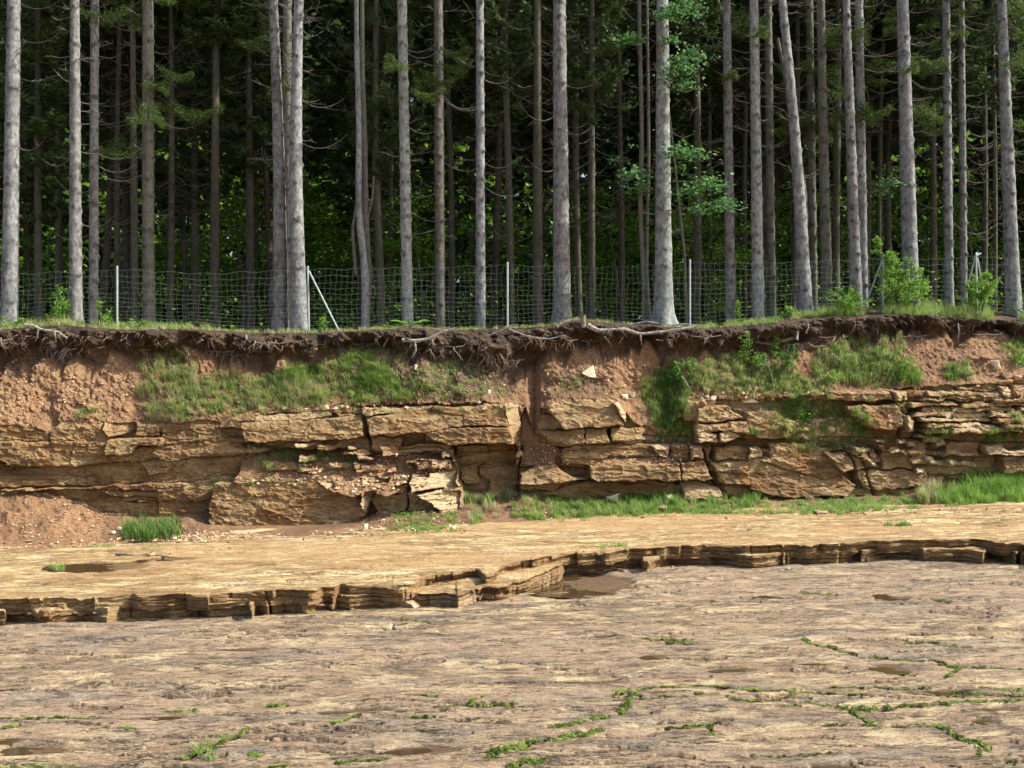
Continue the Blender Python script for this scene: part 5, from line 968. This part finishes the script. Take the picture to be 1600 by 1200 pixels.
wood('tree_stump', [(912, 512), (911, 500), (912, 492)], .13, .10, 'small dark stump behind the weathered grey log', 'stump', 'root'); wood('dead_root', [(985, 508), (1010, 502), (1030, 505)], .035, .02, 'pale root running to the flared spruce foot', 'root'); wood('dead_root', [(1050, 508), (1070, 506), (1088, 509)], .03, .02, 'flat pale root right of the flared spruce foot', 'root')
wood('tree_stump', [(1245, 531), (1247, 518), (1250, 508)], .07, .03, 'dark-pale splintered stump beneath the leaning spruce', 'stump', 'wood'); wood('tree_stump', [(1260, 521), (1263, 510), (1262, 503)], .05, .03, 'white splintered stump spike beneath the leaning spruce', 'stump'); wood('dead_root', [(1240, 528), (1225, 532), (1205, 538), (1180, 534)], .06, .03, 'long dark root running left from the splintered stump', 'root', 'root')
wood('dead_root', [(1262, 535), (1272, 542), (1292, 540)], .045, .02, 'dark root running right from the splintered stump', 'root', 'root'); wood('log', [(38, 507), (52, 509), (64, 515), (90, 518), (104, 528)], .055, .035, 'grey log with a white end on the edge at the left bush', 'log', subs=[[(60, 514), (58, 528)], [(85, 518), (88, 535)]]); wood('dead_branch', [(233, 513), (240, 514), (249, 516)], .02, .012, 'short white stick in the grass right of the first fence post', 'branch')
wood('dead_branch', [(1498, 506), (1499, 517), (1498, 529)], .035, .02, 'upright pale broken stake in the humus at the right', 'branch'); wood('dead_branch', [(1555, 515), (1562, 518), (1567, 520)], .02, .012, 'short white stick in the humus at the far right', 'branch'); wood('dead_branch', [(1301, 553), (1308, 559), (1317, 566)], .03, .015, 'white broken stick lying in the right bank grass', 'branch'); wood('dead_branch', [(1066, 588), (1075, 602), (1086, 619)], .02, .012, 'pale stick leaning at the left end of the grassy ledge', 'branch')
wood('dead_branch', [(1372, 522), (1373, 516), (1374, 510)], .02, .012, 'tiny pale twig stub in the turf at the right', 'branch'); wood('dead_branch', [(383, 523), (385, 531)], .05, .03, 'pale stub sticking from the turf left of the braced post', 'branch'); wood('dead_branch', [(1210, 606), (1205, 580), (1195, 560)], .012, .006, 'thin bare twig on the bank beside the dark shrub', 'branch')
sh = lambda a, b: np.asarray(shelf_pt(a, b))+np.array([0, 0, .02])
wood('dead_branch', [(180, 866), (205, 868), (232, 866), (258, 870), (282, 872)], .035, .015, 'dark driftwood branch lying on the left rock shelf by its puddle', 'branch', 'root', dy=.0, subs=[[(232, 866), (240, 860)], [(258, 870), (268, 864)], [(262, 870), (276, 877)]], f=sh)
def roots(px, py, n, L, sp, label, mat='root', r0=.012):
    p = cliff_pt(px, py)+np.array([0, -.12, 0]); mb = MB(); mb.tube(np.array([[-sp*2.2, .05, .06], [-sp, .03, .03], [0, .04, .06], [sp, .05, .03], [sp*2.2, .06, .07]]), .016, 5)
    for _ in range(n):
        s = p+np.array([rng.normal(0, sp), rng.uniform(-.05, .15), rng.uniform(-.02, .12)]); l = L*rng.uniform(.4, 1.1); t = np.linspace(0, 1, 10); a = rng.uniform(-.6, .6)
        Q = np.stack([s[0]+a*l*t+.05*np.cumsum(rng.normal(0, .35, 10)), s[1]-.10*np.sin(t*3)+.0*t, s[2]-l*t*(.9-.2*t)], 1)-p; mb.tube(Q, r0*rng.uniform(.4, 1.5)*(1-t)+.003, 4)
        if rng.random() < .6: k = rng.integers(3, 7); e = np.array([rng.uniform(-.3, .3), 0, -.25])*l; mb.tube(np.array([Q[k], Q[k]+e*.5+[0, -.02, 0], Q[k]+e]), [.005, .004, .002], 3)
    o = mb.build('hanging_root', M[mat]); o.location = p; tag(o, label, 'root', 'bundles of roots hanging from the turf edge')
for a in [(68, 545, 13, .75, .22, 'longest pale root bundle below the grey log at the left', 'wood'), (98, 548, 9, .6, .15, 'thin pale roots right of the longest bundle', 'wood'), (15, 535, 7, .45, .18, 'roots hanging at the left photo edge'), (150, 545, 4, .45, .12, 'short forked pale roots on the left soil slope', 'wood'), (185, 538, 4, .4, .12, 'single slanting roots below the first fence post'), (220, 548, 4, .5, .08, 'pale hooked root left of the bank grass', 'wood'),
          (330, 552, 12, .5, .28, 'matted dark roots above the left bank grass'), (375, 558, 8, .45, .2, 'dark matted roots beneath the pale stub'), (432, 540, 8, .4, .2, 'curling roots left of the braced post foot'), (560, 540, 7, .35, .2, 'short roots beneath the strut foot'), (648, 548, 6, .55, .08, 'roots hanging from the sawn bleached root', 'wood'), (700, 545, 9, .5, .22, 'root fringe right of the sawn bleached root'),
          (768, 556, 22, .55, .25, 'big tangled root ball above the clay gully'), (795, 565, 14, .45, .2, 'lower right tuft of the big tangled root ball'), (830, 532, 9, .45, .18, 'roots just right of the clay gully'), (880, 535, 8, .5, .18, 'roots hanging below the pale stub'), (925, 535, 9, .55, .12, 'roots dangling beneath the left end of the weathered log'), (985, 532, 12, .4, .16, 'thick stubby roots beneath the middle of the weathered log'), (1035, 535, 6, .4, .12, 'roots beneath the right end of the weathered log'),
          (1095, 530, 6, .35, .2, 'sparse roots right of the fourth fence post'), (1190, 535, 8, .4, .2, 'roots left of the splintered stump'), (1245, 540, 14, .5, .14, 'root tangle hanging from the splintered stump', 'wood'), (1300, 530, 6, .3, .2, 'short roots right of the splintered stump'), (1420, 528, 6, .3, .2, 'short roots above the right red slope'), (1540, 525, 5, .3, .2, 'short roots at the far right turf')]:
    roots(*a)
fr = MB()
for px in rng.uniform(-200, 1800, 700):
    py = float(top(px))+float(turfh(px))*rng.uniform(.3, 1.0); p = cliff_pt(px, py); l = rng.uniform(.08, .35); t = np.linspace(0, 1, 5); a = rng.uniform(-.7, .7)
    fr.tube(np.stack([p[0]+a*l*t, p[1]-.04-.10*np.sin(t*2.5), p[2]-l*t*rng.uniform(.3, 1)], 1), .006*(1-t)+.002, 3)
tag(fr.build('rootlets', M['root']), 'fine hair-like rootlets fringing the torn turf edge', 'roots', kind='stuff')
